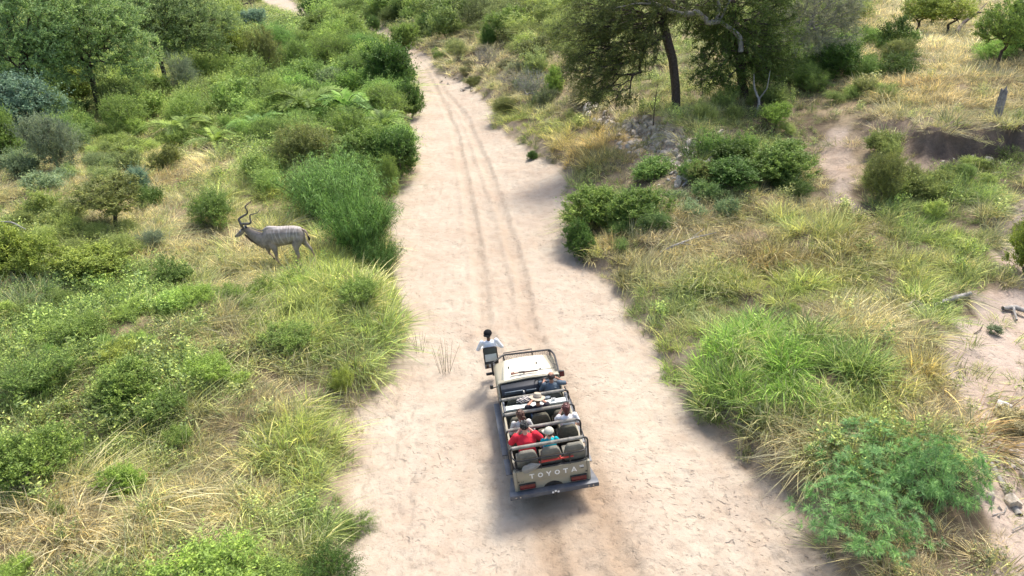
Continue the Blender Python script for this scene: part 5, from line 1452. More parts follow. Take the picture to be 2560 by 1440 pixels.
# ------------------------------------------------------------------ the antelope
def build_kudu():
    g = hit(693, 668)
    sc = depth(g) / 23.4; g.x += .10
    U = .00182
    def q(X, Y, w=0.0): return (-(900 - X) * U, -w, (1290 - Y) * U / .93)       # own frame: x to the right of the photo, -y towards the camera
    def el(X, Y, rx, ry, rz, w=0): return (q(X, Y, w), (rx, ry, rz))
    body = [
        [el(780, 800, .20, .17, .33), el(870, 760, .25, .22, .36), el(1000, 745, .25, .25, .345), el(1130, 735, .24, .25, .325), el(1260, 722, .22, .235, .30), el(1365, 715, .16, .19, .25), el(1410, 730, .10, .14, .19)],
        [el(790, 640, .12, .07, .10), el(850, 607, .12, .08, .09), el(960, 610, .12, .1, .08)],
        [el(780, 820, .17, .16, .26), el(700, 805, .17, .14, .27), el(610, 762, .15, .115, .235), el(530, 705, .13, .095, .185), el(470, 645, .105, .078, .125), el(440, 610, .08, .065, .09)],
        [el(770, 900, .13, .12, .15), el(760, 960, .08, .07, .09)],
        [el(430, 590, .075, .068, .08), el(385, 618, .075, .062, .075), el(320, 665, .06, .048, .055), el(260, 705, .05, .04, .04), el(232, 722, .042, .038, .036)],
        [el(370, 660, .05, .04, .05), el(300, 715, .035, .03, .022), el(245, 738, .028, .028, .018)],
        # ears
        [el(440, 560, .035, .02, .035, .05), el(475, 545, .055, .02, .05, .12), el(500, 548, .03, .012, .035, .16)],
        [el(420, 560, .03, .02, .03, -.05), el(450, 530, .045, .02, .045, -.12)],
        # near fore leg
        [el(880, 850, .14, .09, .20, .12), el(912, 960, .085, .065, .11, .14), el(915, 1040, .055, .045, .06, .14), el(905, 1115, .045, .04, .05, .14)],
        [el(905, 1115, .045, .04, .05, .14), el(940, 1180, .028, .028, .03, .14), el(985, 1235, .026, .026, .028, .14), el(1020, 1262, .034, .03, .03, .14), el(1050, 1285, .034, .028, .022, .14)],
        # far fore leg, lifted
        [el(790, 900, .09, .08, .14, -.10), el(735, 1000, .06, .05, .08, -.12), el(735, 1060, .045, .04, .05, -.12)],
        [el(735, 1060, .045, .04, .045, -.12), el(765, 1090, .028, .026, .03, -.12), el(790, 1118, .026, .026, .026, -.12), el(800, 1150, .03, .026, .03, -.12)],
        # near hind leg
        [el(1340, 780, .19, .12, .22, .10), el(1300, 880, .13, .09, .14, .13), el(1290, 960, .08, .06, .09, .14), el(1312, 1080, .045, .038, .05, .14)],
        [el(1312, 1080, .045, .036, .05, .14), el(1270, 1150, .028, .028, .035, .14), el(1235, 1210, .027, .027, .03, .14), el(1215, 1245, .034, .03, .03, .14), el(1202, 1268, .034, .028, .022, .14)],
        # far hind leg stretched back
        [el(1370, 800, .14, .1, .18, -.10), el(1400, 890, .09, .07, .10, -.12), el(1460, 965, .058, .045, .055, -.13), el(1500, 1010, .042, .036, .045, -.13)],
        [el(1500, 1010, .042, .036, .045, -.13), el(1522, 1080, .027, .026, .035, -.13), el(1535, 1150, .027, .026, .03, -.13), el(1535, 1190, .033, .03, .028, -.13), el(1525, 1215, .033, .028, .022, -.13)]]
    def colf(co):
        X = co[:, 0] / U + 900; Y = 1290 - co[:, 2] * .93 / U; n = len(co)
        c = np.tile(np.array([.26, .225, .20]), (n, 1))
        nz = fbm(co[:, 0] * 6, co[:, 2] * 6 + co[:, 1] * 3, 3, 3)
        c = c * (.62 + .76 * nz)[:, None]; c = c * (1 - .18 * S((fbm(co[:, 0] * 16, co[:, 2] * 16, 8, 2) - .5) / .2))[:, None]
        nk = S((800 - X) / 300) * (Y < 980) * (Y > 560); c = c * (1 - .22 * nk[:, None]) + np.array([.03, .03, .035]) * .22 * nk[:, None] * 0
        low = S((Y - 1010) / 90)[:, None]; c = c * (1 - low) + np.array([.40, .29, .20]) * low
        bk = S((620 - Y - 15 * np.sin(X / 60)) / 40)[:, None] * ((X > 520))[:, None]; c = c * (1 - .55 * bk) + np.array([.50, .46, .43]) * .55 * bk
        for (x0, x1, y0, y1) in ((905, 945, 640, 800), (960, 1015, 600, 830), (1040, 1108, 590, 870), (1192, 1188, 600, 830), (1240, 1222, 600, 800), (1318, 1285, 620, 790), (1345, 1352, 600, 740)):
            t = np.clip((Y - y0) / (y1 - y0), -.2, 1.2); xs = x0 + (x1 - x0) * t + 6 * np.sin(Y / 35 + x0)
            w = np.exp(-((X - xs) / 8.5) ** 2) * S((t + .15) / .15) * S((1.15 - t) / .2)
            c = c * (1 - w[:, None] * .36) + np.array([.62, .58, .55]) * w[:, None] * .36
        hd = X < 470
        mz = S((262 - X) / 30)[:, None] * 1.0; c = np.where(hd[:, None], c * (1 - mz) + np.array([.04, .035, .035]) * mz, c)
        chin = (hd & (Y > 728) & (X < 300))[:, None]; c = np.where(chin, np.array([.6, .57, .54]), c)
        chev = (hd & (np.abs(Y - (610 + (X - 280) * .12)) < 11) & (X < 345) & (X > 262))[:, None]; c = np.where(chev, np.array([.75, .72, .7]), c)
        face = (hd & (Y < 605) & (X < 420))[:, None]; c = np.where(face, c * .6, c)
        ear = ((co[:, 1] < -.10) & (X < 520) & (Y < 600))[:, None]; c = np.where(ear, np.where(((X > 462) & (Y > 522))[:, None], np.array([.04, .04, .06]), np.array([.6, .57, .55])), c)
        return c
    e = empty('antelope', g); e.scale = (sc, sc, sc); e.rotation_euler = (0, 0, rad(-4))
    tag(e, 'grey striped bull antelope with spiral horns walking left through the grass', 'antelope')
    FUR = colmat('antelope_coat', .75)
    blob_mesh('body', body, .014, 3, FUR, e, colf)
    def tubep(name, ctl, r0, r1, mat, twist=False, parent=e):
        P_ = [Vector(c) for c in ctl]; pts = []
        for i in range(len(P_) - 1):
            a, b, c, d = P_[max(i - 1, 0)], P_[i], P_[i + 1], P_[min(i + 2, len(P_) - 1)]
            for t in np.linspace(0, 1, 8, endpoint=False):
                pts.append(.5 * ((2 * b) + (c - a) * t + (2 * a - 5 * b + 4 * c - d) * t * t + (3 * b - a - 3 * c + d) * t ** 3))
        pts.append(P_[-1]); n = len(pts)
        m = MB(); m.tube(pts, [r0 + (r1 - r0) * (k / (n - 1)) ** 1.1 * 1 + (.0012 * math.sin(k * 1.6) if twist else 0) for k in range(n)], 12); return m.build(name, mat, parent)
    HORN = simple('horn', (.07, .065, .06), .45, vary=.3, scale=25, bump=.6, dirt=(.15, .13, .11))
    def hq(X, Y, w): return q(X, Y, w)
    tubep('horn', [hq(372, 560, -.03), hq(350, 500, -.05), hq(335, 445, -.09), hq(400, 408, -.14), hq(480, 370, -.15), hq(505, 310, -.11), hq(490, 240, -.10), hq(540, 203, -.12), hq(592, 170, -.14), hq(620, 125, -.14)], .045, .007, HORN, True)
    tubep('horn', [hq(385, 560, .03), hq(405, 512, .05), hq(475, 490, .12), hq(560, 482, .17), hq(600, 452, .18), hq(590, 398, .14), hq(602, 345, .13), hq(680, 322, .16), hq(742, 304, .18), hq(790, 262, .18)], .045, .007, HORN, True)
    tubep('tail', [q(1425, 640), q(1470, 660), q(1500, 710), q(1515, 770)], .035, .022, simple('tail_hair', (.36, .27, .22), .8), False)
    blob_mesh('tail_tuft', [[(q(1515, 765), (.03, .03, .03)), (q(1528, 800), (.04, .035, .05)), (q(1520, 830), (.022, .022, .035))]], .012, 1, simple('dark_tail_hair', (.015, .012, .012), .8), e)
    # hair: crest on the neck and fringe below it
    rng = np.random.default_rng(4); C = []; D = []
    for f in rng.random(500): 
        X_ = 470 + f * 350; Y_ = np.interp(X_, [470, 560, 640, 720, 820], [572, 600, 636, 642, 585]) + 10
        C.append(q(X_, Y_, rng.normal() * .012)); D.append((.5, rng.normal() * .3, 1.0))
    v, f_ = leaves(np.array(C), np.array(D), .05, .010, rng); link('mane', np_mesh('mane', v, [f_], simple('pale_mane', (.50, .45, .40), .9)), None, e)
    C = []; D = []
    for f in rng.random(700):
        X_ = 395 + f * 300; Y_ = np.interp(X_, [395, 480, 560, 640, 700], [705, 800, 865, 915, 940]) - 34
        C.append(q(X_, Y_, rng.normal() * .012)); D.append((.15, rng.normal() * .25, -1.0))
    v, f_ = leaves(np.array(C), np.array(D), .11, .010, rng); link('throat_fringe', np_mesh('fringe', v, [f_], simple('fringe_hair', (.13, .09, .075), .9)), None, e)
    for (X_, Y_, w) in ((1058, 1288, .14), (802, 1162, -.12), (1196, 1272, .14), (1520, 1222, -.13)):
        hv = MB(); hv.lathe([(.038, -.02), (.034, .01), (.026, .03), (0, .03)], Vector(q(X_, Y_, w)), n=12); hv.build('hoof', DASH, e)
    for w in (.062, -.062):
        ey = MB(); ey.lathe([(0, -.01), (.014, -.006), (.014, .006), (0, .01)], q(392, 598, w), 'y', 10); ey.build('eye', DASH, e)
build_kudu()

# ------------------------------------------------------------------ grass: one object, tufts set out on the ground
def tuft_mesh(name, seed, n=60, H=.5, R=.16, W=.012, lean=.5, lodge=None, seg=3):
    rng = np.random.default_rng(seed)
    a = rng.random(n) * 6.283; r = R * np.sqrt(rng.random(n))
    base = np.stack([np.cos(a) * r, np.sin(a) * r, np.zeros(n) - .03], 1)
    a2 = a + rng.normal(size=n) * .9; ln = H * rng.uniform(.45, 1.1, n)
    le = lean * rng.uniform(.2, 1.3, n)
    hd = np.stack([np.cos(a2), np.sin(a2), np.zeros(n)], 1)
    if lodge is not None: hd = hd * .45 + np.array([math.cos(lodge), math.sin(lodge), 0.]) * .9
    V = []; 
    sd = np.cross(hd, [0, 0, 1.]) * .6 + rng.normal(size=(n, 3)) * .5; sd /= np.linalg.norm(sd, axis=1)[:, None]
    for k in range(seg + 1):
        f = k / seg
        pt = base + np.array([0, 0, 1.]) * (ln * (f * np.cos(le * .8) - .42 * le * f ** 2.2))[:, None] + hd * (ln * (le * .75 * f + .35 * le * f * f))[:, None]
        pt[:, 2] = np.maximum(pt[:, 2], -.03)
        w = W * (1 - f ** 1.6) * (.5 + .5 * min(1, f * 4 + .4))
        if k < seg: V += [pt + sd * w / 2, pt - sd * w / 2]
        else: V.append(pt)
    V = np.stack(V, 1); m = V.shape[1]; off = np.arange(n)[:, None] * m
    quads = np.concatenate([off + np.array([[2 * k, 2 * k + 1, 2 * k + 3, 2 * k + 2]]) for k in range(seg - 1)])
    tris = off + np.array([[2 * seg - 2, 2 * seg - 1, 2 * seg]])
    return np_mesh(name, V.reshape(-1, 3), [quads, tris], M_GRASS, attr=np.repeat(rng.random(n), m))

def weed_tuft(name, seed, n=190, R=.32, Hh=.42, L=.055, W=.027):
    rng = np.random.default_rng(seed)
    k = 9
    a = rng.random(k) * 6.283; rr = R * rng.random(k)
    tips = np.stack([np.cos(a) * rr, np.sin(a) * rr, Hh * rng.uniform(.5, 1.1, k)], 1)
    w = rng.integers(0, k, n); f = rng.random(n) ** .6
    c = tips[w] * f[:, None] * np.array([1, 1, 1.]) + rng.normal(size=(n, 3)) * .03
    c[:, :2] = tips[w][:, :2] * (.35 + .65 * f[:, None]) + rng.normal(size=(n, 2)) * .04
    d = rng.normal(size=(n, 3)); d[:, 2] += .5
    v, q = leaves(c, d, L, W, rng)
    return np_mesh(name, v, [q], M_GRASS, attr=np.repeat(rng.random(n), 4))

lib = bpy.data.collections.new('grass_shapes')      # never linked to the scene: only source shapes
TUFTS = []
def addlib(me):
    o = bpy.data.objects.new('tuft_%02d' % len(TUFTS), me); lib.objects.link(o); TUFTS.append(o); return len(TUFTS) - 1
# 0-3 upright clumps, 4-7 lodged dry, 8-9 fine short, 10-12 leafy, 13-14 broad-bladed
for i in range(4): addlib(tuft_mesh('tuft', 300 + i, 62, .50, .22, .0165, .85))
for i in range(4): addlib(tuft_mesh('tuft', 310 + i, 60, .55, .28, .0150, 1.2, lodge=i * .6))
for i in range(2): addlib(tuft_mesh('tuft', 320 + i, 50, .26, .24, .013, .9, seg=2))
for i in range(3): addlib(weed_tuft('tuft', 330 + i))
for i in range(2): addlib(tuft_mesh('tuft', 340 + i, 60, .60, .24, .019, .95))

ST = (.60, .56, .36); GO = (.56, .46, .22); TA = (.50, .44, .31); BO = (.35, .42, .18); YE = (.44, .52, .17); GN = (.27, .40, .13); DK = (.10, .18, .05); BLU = (.19, .30, .17); RB = (.30, .17, .10); PA = (.72, .65, .44); GRY = (.30, .28, .21)
# (u, v, ru, rv, colour, weight, height factor, form)   form g grass, d lodged dry, l leafy, b broad, s short
ZONES = [
    (640, 620, 150, 60, ST, 1, .8, 'd'), (430, 580, 130, 70, ST, 1, .9, 'd'), (480, 400, 130, 60, PA, .9, .9, 'd'), (430, 430, 40, 40, RB, .8, .8, 'd'), (250, 450, 130, 60, ST, .8, .8, 'g'),
    (130, 490, 130, 40, ST, .8, .8, 'd'), (560, 330, 120, 50, BO, 1, 1, 'l'), (300, 380, 90, 40, YE, 1, .8, 'g'), (400, 200, 100, 60, YE, .8, .9, 'g'), (760, 330, 220, 120, GN, 1.2, 1.3, 'l'),
    (800, 170, 220, 100, GN, 1.1, 1.4, 'l'), (620, 120, 130, 60, BO, 1, 1.2, 'l'), (700, 90, 120, 30, GN, 1, 1.2, 'l'), (620, 480, 60, 60, YE, .8, .9, 'g'), (720, 520, 60, 60, YE, 1, 1, 'g'),
    (860, 720, 150, 110, YE, 1.5, 1.2, 'g'), (900, 830, 120, 70, GN, 1, 1.1, 'b'), (760, 800, 110, 70, YE, 1, 1.1, 'g'), (700, 750, 80, 60, GN, .9, 1, 'g'), (830, 900, 110, 60, BO, 1, 1.1, 'b'),
    (700, 960, 60, 70, TA, 1.3, .6, 's'), (790, 980, 90, 50, BO, .8, 1, 'd'), (620, 720, 90, 50, ST, .7, .9, 'd'), (640, 1020, 80, 70, TA, 1, .8, 'd'), (600, 850, 70, 80, TA, .8, .9, 'd'),
    (450, 850, 60, 60, ST, .8, .8, 'd'), (80, 740, 110, 50, BLU, .7, 1.2, 'g'), (300, 760, 150, 60, GN, .8, 1, 'l'), (150, 900, 160, 80, GN, .9, 1.1, 'l'), (330, 960, 180, 90, BO, .8, 1.1, 'l'),
    (500, 920, 100, 70, GN, .8, 1, 'l'), (30, 640, 60, 60, BO, .7, 1, 'l'), (780, 1100, 130, 70, YE, 1.2, 1, 'g'), (720, 1200, 90, 60, YE, .6, .9, 'g'), (550, 1120, 100, 90, TA, 1, .9, 'd'),
    (420, 1280, 200, 70, ST, 1, .9, 'd'), (150, 1330, 200, 70, TA, 1.2, .9, 'd'), (120, 1400, 160, 50, PA, .9, .9, 'd'), (620, 1250, 120, 50, ST, .8, .9, 'd'), (800, 1290, 100, 60, GN, .6, 1, 'g'),
    (290, 1420, 90, 50, BO, .8, 1, 'd'), (870, 1160, 60, 90, BO, .7, .9, 'g'), (200, 1110, 200, 60, BO, .6, 1, 'l'), (740, 1400, 150, 60, BO, .8, 1, 'g'),
    # right
    (1500, 370, 110, 50, GO, 1.6, 1, 'g'), (1440, 400, 60, 40, GO, 1, 1, 'g'), (1300, 310, 80, 40, YE, 1.1, 1, 'g'), (1380, 330, 80, 40, YE, .8, 1, 'g'), (1250, 200, 90, 60, ST, 1.1, .9, 'g'),
    (1150, 130, 90, 40, ST, 1.2, .9, 'g'), (1350, 130, 120, 50, ST, 1, .9, 'd'), (1420, 240, 60, 40, TA, 1, .8, 'd'), (1200, 60, 140, 40, GRY, 1, 1, 'd'), (1060, 60, 100, 30, GRY, 1, 1, 'l'),
    (1300, 370, 40, 30, DK, 1, .9, 'l'), (1370, 400, 50, 20, DK, .9, .9, 'b'), (1500, 420, 70, 40, BO, .8, 1, 'g'), (1650, 420, 120, 60, GRY, 1.2, .5, 's'), (1750, 460, 80, 40, GRY, .8, .6, 's'),
    (1800, 400, 130, 60, DK, 1, 1, 'l'), (1950, 400, 80, 60, BO, 1, 1, 'g'), (1980, 300, 120, 60, BO, 1, .8, 'l'), (2060, 290, 140, 70, GRY, 1.3, .5, 's'), (1850, 320, 90, 50, BO, .9, .8, 'g'),  # dark and grey tufts also paint in the shade under the large trees
    (2150, 360, 100, 50, TA, 1.3, .6, 's'), (2120, 440, 60, 60, TA, 1.6, .35, 's'), (2330, 180, 220, 70, PA, 1.8, 1, 'g'), (2250, 60, 200, 60, PA, 1.6, 1, 'g'), (2500, 60, 120, 60, PA, 1.2, 1, 'g'),
    (2300, 230, 110, 30, GO, 1.2, 1, 'g'), (2290, 215, 50, 20, RB, .7, 1, 'g'), (2450, 260, 130, 60, TA, 1, .8, 'd'), (2520, 190, 60, 50, TA, 1, .8, 'd'), (2300, 350, 180, 50, ST, .9, .9, 'd'),
    (2500, 350, 100, 50, BO, 1, .9, 'g'), (2030, 480, 80, 60, ST, 1, .8, 'g'), (1700, 560, 110, 50, TA, 1.2, .9, 'd'), (1850, 560, 110, 60, TA, 1.2, .7, 'd'), (1600, 660, 90, 50, TA, 1.1, .9, 'd'),
    (1760, 650, 120, 50, ST, 1.3, 1, 'd'), (1900, 640, 60, 50, RB, .5, .9, 'd'), (1540, 640, 60, 60, GO, .6, 1, 'g'), (1560, 690, 80, 60, BO, .9, 1, 'b'), (1640, 740, 90, 50, GN, .7, 1, 'b'),
    (2030, 580, 110, 50, YE, 1.3, 1, 'g'), (2030, 660, 80, 30, RB, .8, .9, 'd'), (2150, 590, 80, 40, RB, .5, .9, 'd'), (2330, 560, 100, 50, GN, 1.3, .9, 'g'), (2400, 610, 80, 50, YE, 1, .9, 'g'),
    (1900, 720, 140, 50, YE, 1.5, .8, 'b'), (2050, 730, 130, 50, YE, 1.5, .8, 'b'), (1780, 700, 80, 40, GN, 1.1, 1, 'b'), (2300, 700, 90, 60, YE, 1.2, .9, 'g'), (2150, 800, 80, 60, ST, 1.2, 1, 'd'),
    (1950, 780, 140, 30, GRY, 1.2, .8, 'd'), (1750, 780, 90, 40, BO, 1, .9, 'd'), (1620, 790, 70, 40, GN, 1, 1, 'g'), (1700, 870, 90, 50, YE, 1, 1, 'g'), (1850, 900, 150, 70, (.25, .46, .09), 2, .85, 'b'),
    (2000, 960, 150, 70, (.25, .46, .09), 2, .85, 'b'), (1780, 980, 80, 60, GN, 1.4, 1.1, 'g'), (2120, 920, 90, 60, GN, 1.3, 1.1, 'b'), (2130, 1020, 70, 40, YE, 1.3, 1, 'g'), (2250, 850, 80, 50, ST, 1, .9, 'd'),
    (2290, 920, 50, 50, GO, .9, 1, 'g'), (1900, 1060, 120, 30, DK, 1.4, 1, 'b'), (2250, 960, 60, 50, YE, .9, 1, 'g'), (2380, 760, 50, 40, GN, .7, .8, 'g'), (1990, 1120, 90, 50, TA, 1.6, .9, 'd'),
    (1950, 1170, 60, 40, TA, 1.4, .9, 'd'), (2350, 1000, 80, 50, TA, 1, .9, 'g'), (2250, 1360, 120, 60, TA, 1.3, .8, 'd'), (2400, 1400, 120, 60, TA, 1.4, .6, 's'), (2330, 1300, 60, 50, TA, 1, .6, 's'),
    (2200, 1420, 60, 30, YE, 1, 1, 'g'), (2530, 1080, 60, 50, RB, 1, 1, 'd'), (2540, 1340, 60, 60, TA, 1, .6, 'd'), (2480, 620, 40, 40, BLU, .7, .8, 'g'), (2450, 480, 80, 30, GN, 1, .9, 'g')]
FORMS = 'gdlbs'
def build_grass():
    rng = np.random.default_rng(9)
    PX = []; 
    bands = [(6, 16, 30, 1.0), (16, 26, 22, 1.0), (26, 40, 13, 1.15), (40, 65, 6, 1.6), (65, 110, 2.6, 2.4), (110, 230, .7, 4.2), (230, 480, .09, 9)]
    for (y0, y1, den, sc) in bands:
        w1 = 5 + y1 * .98
        n = int((y1 - y0) * 2 * w1 * den)
        x = rng.uniform(-w1, w1, n); y = rng.uniform(y0, y1, n)
        k = np.abs(x) < 5 + y * .98
        x, y = x[k], y[k]
        PX.append(np.stack([x, y, np.full(len(x), sc)], 1))
    Q = np.concatenate(PX); x, y, sc = Q.T
    mk = masks(x, y); d, left, e, g, t = mk
    z = terrain(x, y, mk)
    u, v, dep = proj(x, y, z)
    # zones
    n = len(x)
    nzA = fbm(x * .5, y * .5, 90, 3); nzB = fbm(x * 1.6, y * 1.6, 91, 3)
    W = np.full(n, .22); wc = np.zeros((n, 3)); hf = np.zeros(n); F = np.zeros((n, 5))
    k = S((nzA - .28) / .25)[:, None] * .9
    base = np.array(ST) * .85 * (1 - k) + np.array(BO) * k
    wc += base * .22; hf += .85 * .22; F[:, 0] += .09; F[:, 1] += .07; F[:, 2] += .06
    uj = u + (nzB - .5) * 110 * 25 / np.maximum(dep, 12); vj = v + (nzA - .5) * 70 * 25 / np.maximum(dep, 12)
    for (zu, zv, ru, rv, c, w, hh, fm) in ZONES:
        q = ((uj - zu) / ru) ** 2 + ((vj - zv) / rv) ** 2
        ww = w * np.exp(-1.1 * q ** 1.3)
        W += ww; wc += ww[:, None] * np.array(c); hf += ww * hh; F[:, FORMS.index(fm)] += ww
    c = wc / W[:, None]; hf = hf / W; F /= W[:, None]
    # keep a tuft: not on sand, thinner on trail, gully, rock
    edge = d + (nzB - .5) * .5
    keep = edge > 0.02
    keep &= rng.random(n) < np.clip(.15 + edge * 2.2, .15, 1)
    dens = .55 + .6 * S((nzB - .3) / .3)
    dens *= 1 - .93 * S((g + .3 + (nzA - .5) * 2) / .8) * (~left)
    dens *= 1 - .85 * S((.8 - t) / .5)
    dens *= 1 - .55 * F[:, 4]
    rk = np.exp(-((e + .4) / 1.2) ** 2) * (~left) * np.clip(1.3 * np.exp(-((x - SC1[0]) ** 2 + (y - SC1[1]) ** 2) / 12) + 1.3 * np.exp(-((x - SC2[0]) ** 2 + (y - SC2[1]) ** 2) / 12), 0, 1)
    dens *= 1 - .9 * rk
    keep &= rng.random(n) < dens
    keep &= (np.hypot(x, y) > 6)
    # dead and live tufts mixed at random
    r = rng.random(n)
    isl = np.zeros(n, bool)
    cum0 = np.cumsum(F, 1); r0 = rng.random(n) * cum0[:, -1]; fm = (r0[:, None] > cum0).sum(1); qq = rng.random(n); fm = np.where(qq < .14, 0, np.where(qq < .28, 1, np.where(qq < .42, 4, fm))); isl = fm == 2
    c = np.where(((r < .20) & ~isl)[:, None], c * .35 + np.array(ST) * .65, c)
    c = np.where((r > .82)[:, None], c * .45 + np.array(GN) * .55 * (.7 + .5 * left[:, None]), c)
    c = np.where(isl[:, None], c * .45 + np.array(GN) * .5, c)
    c = c * rng.uniform(.62, 1.3, n)[:, None] * (.72 + .5 * nzB)[:, None]
    # form
    start = np.array([0, 4, 10, 13, 8]); cnt = np.array([4, 4, 3, 2, 2])
    ix = start[fm] + (rng.random(n) * cnt[fm]).astype(int)
    big = .6 + .85 * S((nzB - .32) / .34)
    s_ = sc * hf * big * rng.uniform(.7, 1.3, n) * np.where(fm == 4, .9, 1)
    s_ *= .55 + .45 * S(edge / .8)
    s_ = np.where(sc > 1.3, s_ * .8, s_)
    c = c[keep]; x, y, z, ix, s_ = x[keep], y[keep], z[keep], ix[keep], s_[keep]; dgr = sc[keep]
    n = len(x)
    rz = rng.random(n) * 6.283; dl = fbm(x * .25, y * .25, 95, 2) * 9
    rz = np.where((ix >= 4) & (ix < 8), dl + rng.normal(size=n) * .6, rz)
    R3 = np.stack([rng.normal(size=n) * .15, rng.normal(size=n) * .15, rz], 1)
    sz = np.stack([s_ * rng.uniform(.9, 1.4, n), s_ * rng.uniform(.9, 1.4, n), s_ / np.maximum(1, dgr ** .45)], 1)
    scatter('grass', lib, np.stack([x, y, z - .01], 1), ix, R3, sz, c, 'mixed dry and green grass over both banks of the riverbed')

def scatter(name, coll, pos, ix, rot, scl, colr, label):
    n = len(pos)
    me = bpy.data.meshes.new(name); me.vertices.add(n)
    me.vertices.foreach_set('co', pos.astype(np.float32).ravel())
    a = me.attributes.new('idx', 'INT', 'POINT'); a.data.foreach_set('value', ix.astype(np.int32))
    a = me.attributes.new('rot', 'FLOAT_VECTOR', 'POINT'); a.data.foreach_set('vector', rot.astype(np.float32).ravel())
    a = me.attributes.new('scl', 'FLOAT_VECTOR', 'POINT'); a.data.foreach_set('vector', scl.astype(np.float32).ravel())
    a = me.attributes.new('tcol', 'FLOAT_COLOR', 'POINT'); cc = np.ones((n, 4), np.float32); cc[:, :3] = np.clip(colr, 0, .8); a.data.foreach_set('color', cc.ravel())
    o = tag(link(name, me), label, name, kind='stuff')
    ng = bpy.data.node_groups.new(name, 'GeometryNodeTree')
    ng.interface.new_socket('Geometry', in_out='INPUT', socket_type='NodeSocketGeometry')
    ng.interface.new_socket('Geometry', in_out='OUTPUT', socket_type='NodeSocketGeometry')
    gi = ng.nodes.new('NodeGroupInput'); go = ng.nodes.new('NodeGroupOutput')
    ci = ng.nodes.new('GeometryNodeCollectionInfo'); ci.inputs['Collection'].default_value = coll; ci.inputs['Separate Children'].default_value = True; ci.inputs['Reset Children'].default_value = True
    ip = ng.nodes.new('GeometryNodeInstanceOnPoints'); ip.inputs['Pick Instance'].default_value = True
    def na(nm, ty):
        q = ng.nodes.new('GeometryNodeInputNamedAttribute'); q.data_type = ty; q.inputs['Name'].default_value = nm; return q.outputs['Attribute']
    ng.links.new(gi.outputs[0], ip.inputs['Points']); ng.links.new(ci.outputs[0], ip.inputs['Instance'])
    ng.links.new(na('idx', 'INT'), ip.inputs['Instance Index'])
    er = ng.nodes.new('FunctionNodeEulerToRotation'); ng.links.new(na('rot', 'FLOAT_VECTOR'), er.inputs[0]); ng.links.new(er.outputs[0], ip.inputs['Rotation'])
    ng.links.new(na('scl', 'FLOAT_VECTOR'), ip.inputs['Scale'])
    ng.links.new(ip.outputs[0], go.inputs[0])
    md = o.modifiers.new(name, 'NODES'); md.node_group = ng
    print(name, n)
    return o

# ------------------------------------------------------------------ undergrowth: the low scrub that fills the gaps between the bushes
lib2 = bpy.data.collections.new('undergrowth_shapes')
def joined(key, parts):
    (wv_, wq), (lv, lf, ti) = parts
    me = np_mesh(key, np.concatenate([wv_, lv]), [wq, lf + len(wv_)], M_SCRUB, attr=np.concatenate([np.full(len(wv_), -.6), ti]))
    o = bpy.data.objects.new(key, me); lib2.objects.link(o)
M_SCRUB = leaf_mat('scrub_leaf', 'instancer', trans=.35, rough=.55, spec=.25, lo=.5, hi=1.6)
_ru = np.random.default_rng(77)
for i in range(3): joined('scrub_%02d' % i, make_plant('b', [(0, 0, 0), (0, 0, .08)], bush_blobs(_ru, .85, 1.1, 7), 150, 400 + i, sprays=5, per=8, spray=.30, L=.07, W=.036, r_tip=.004, rmax=.02, outward=.5, up=.6))
for i in range(3, 5): joined('scrub_%02d' % i, make_plant('b', [(0, 0, 0), (0, 0, .08)], bush_blobs(_ru, .85, 1.0, 7), 150, 400 + i, sprays=5, per=13, spray=.42, L=.06, W=.02, r_tip=.004, rmax=.02, droop=.2))
joined('scrub_05', make_plant('b', [(0, 0, 0), (0, 0, .2)], [(0, 0, .8, .7, .7, .5), (.3, .2, .6, .4, .4, .4)], 150, 406, sprays=3, per=4, spray=.25, L=.05, W=.025, r_tip=.006, leafy=.4, rmax=.02))
U1 = (.27, .43, .12); U2 = (.17, .28, .08); U3 = (.33, .41, .14); U4 = (.37, .48, .14); U5 = (.24, .33, .19); U6 = (.30, .27, .18)
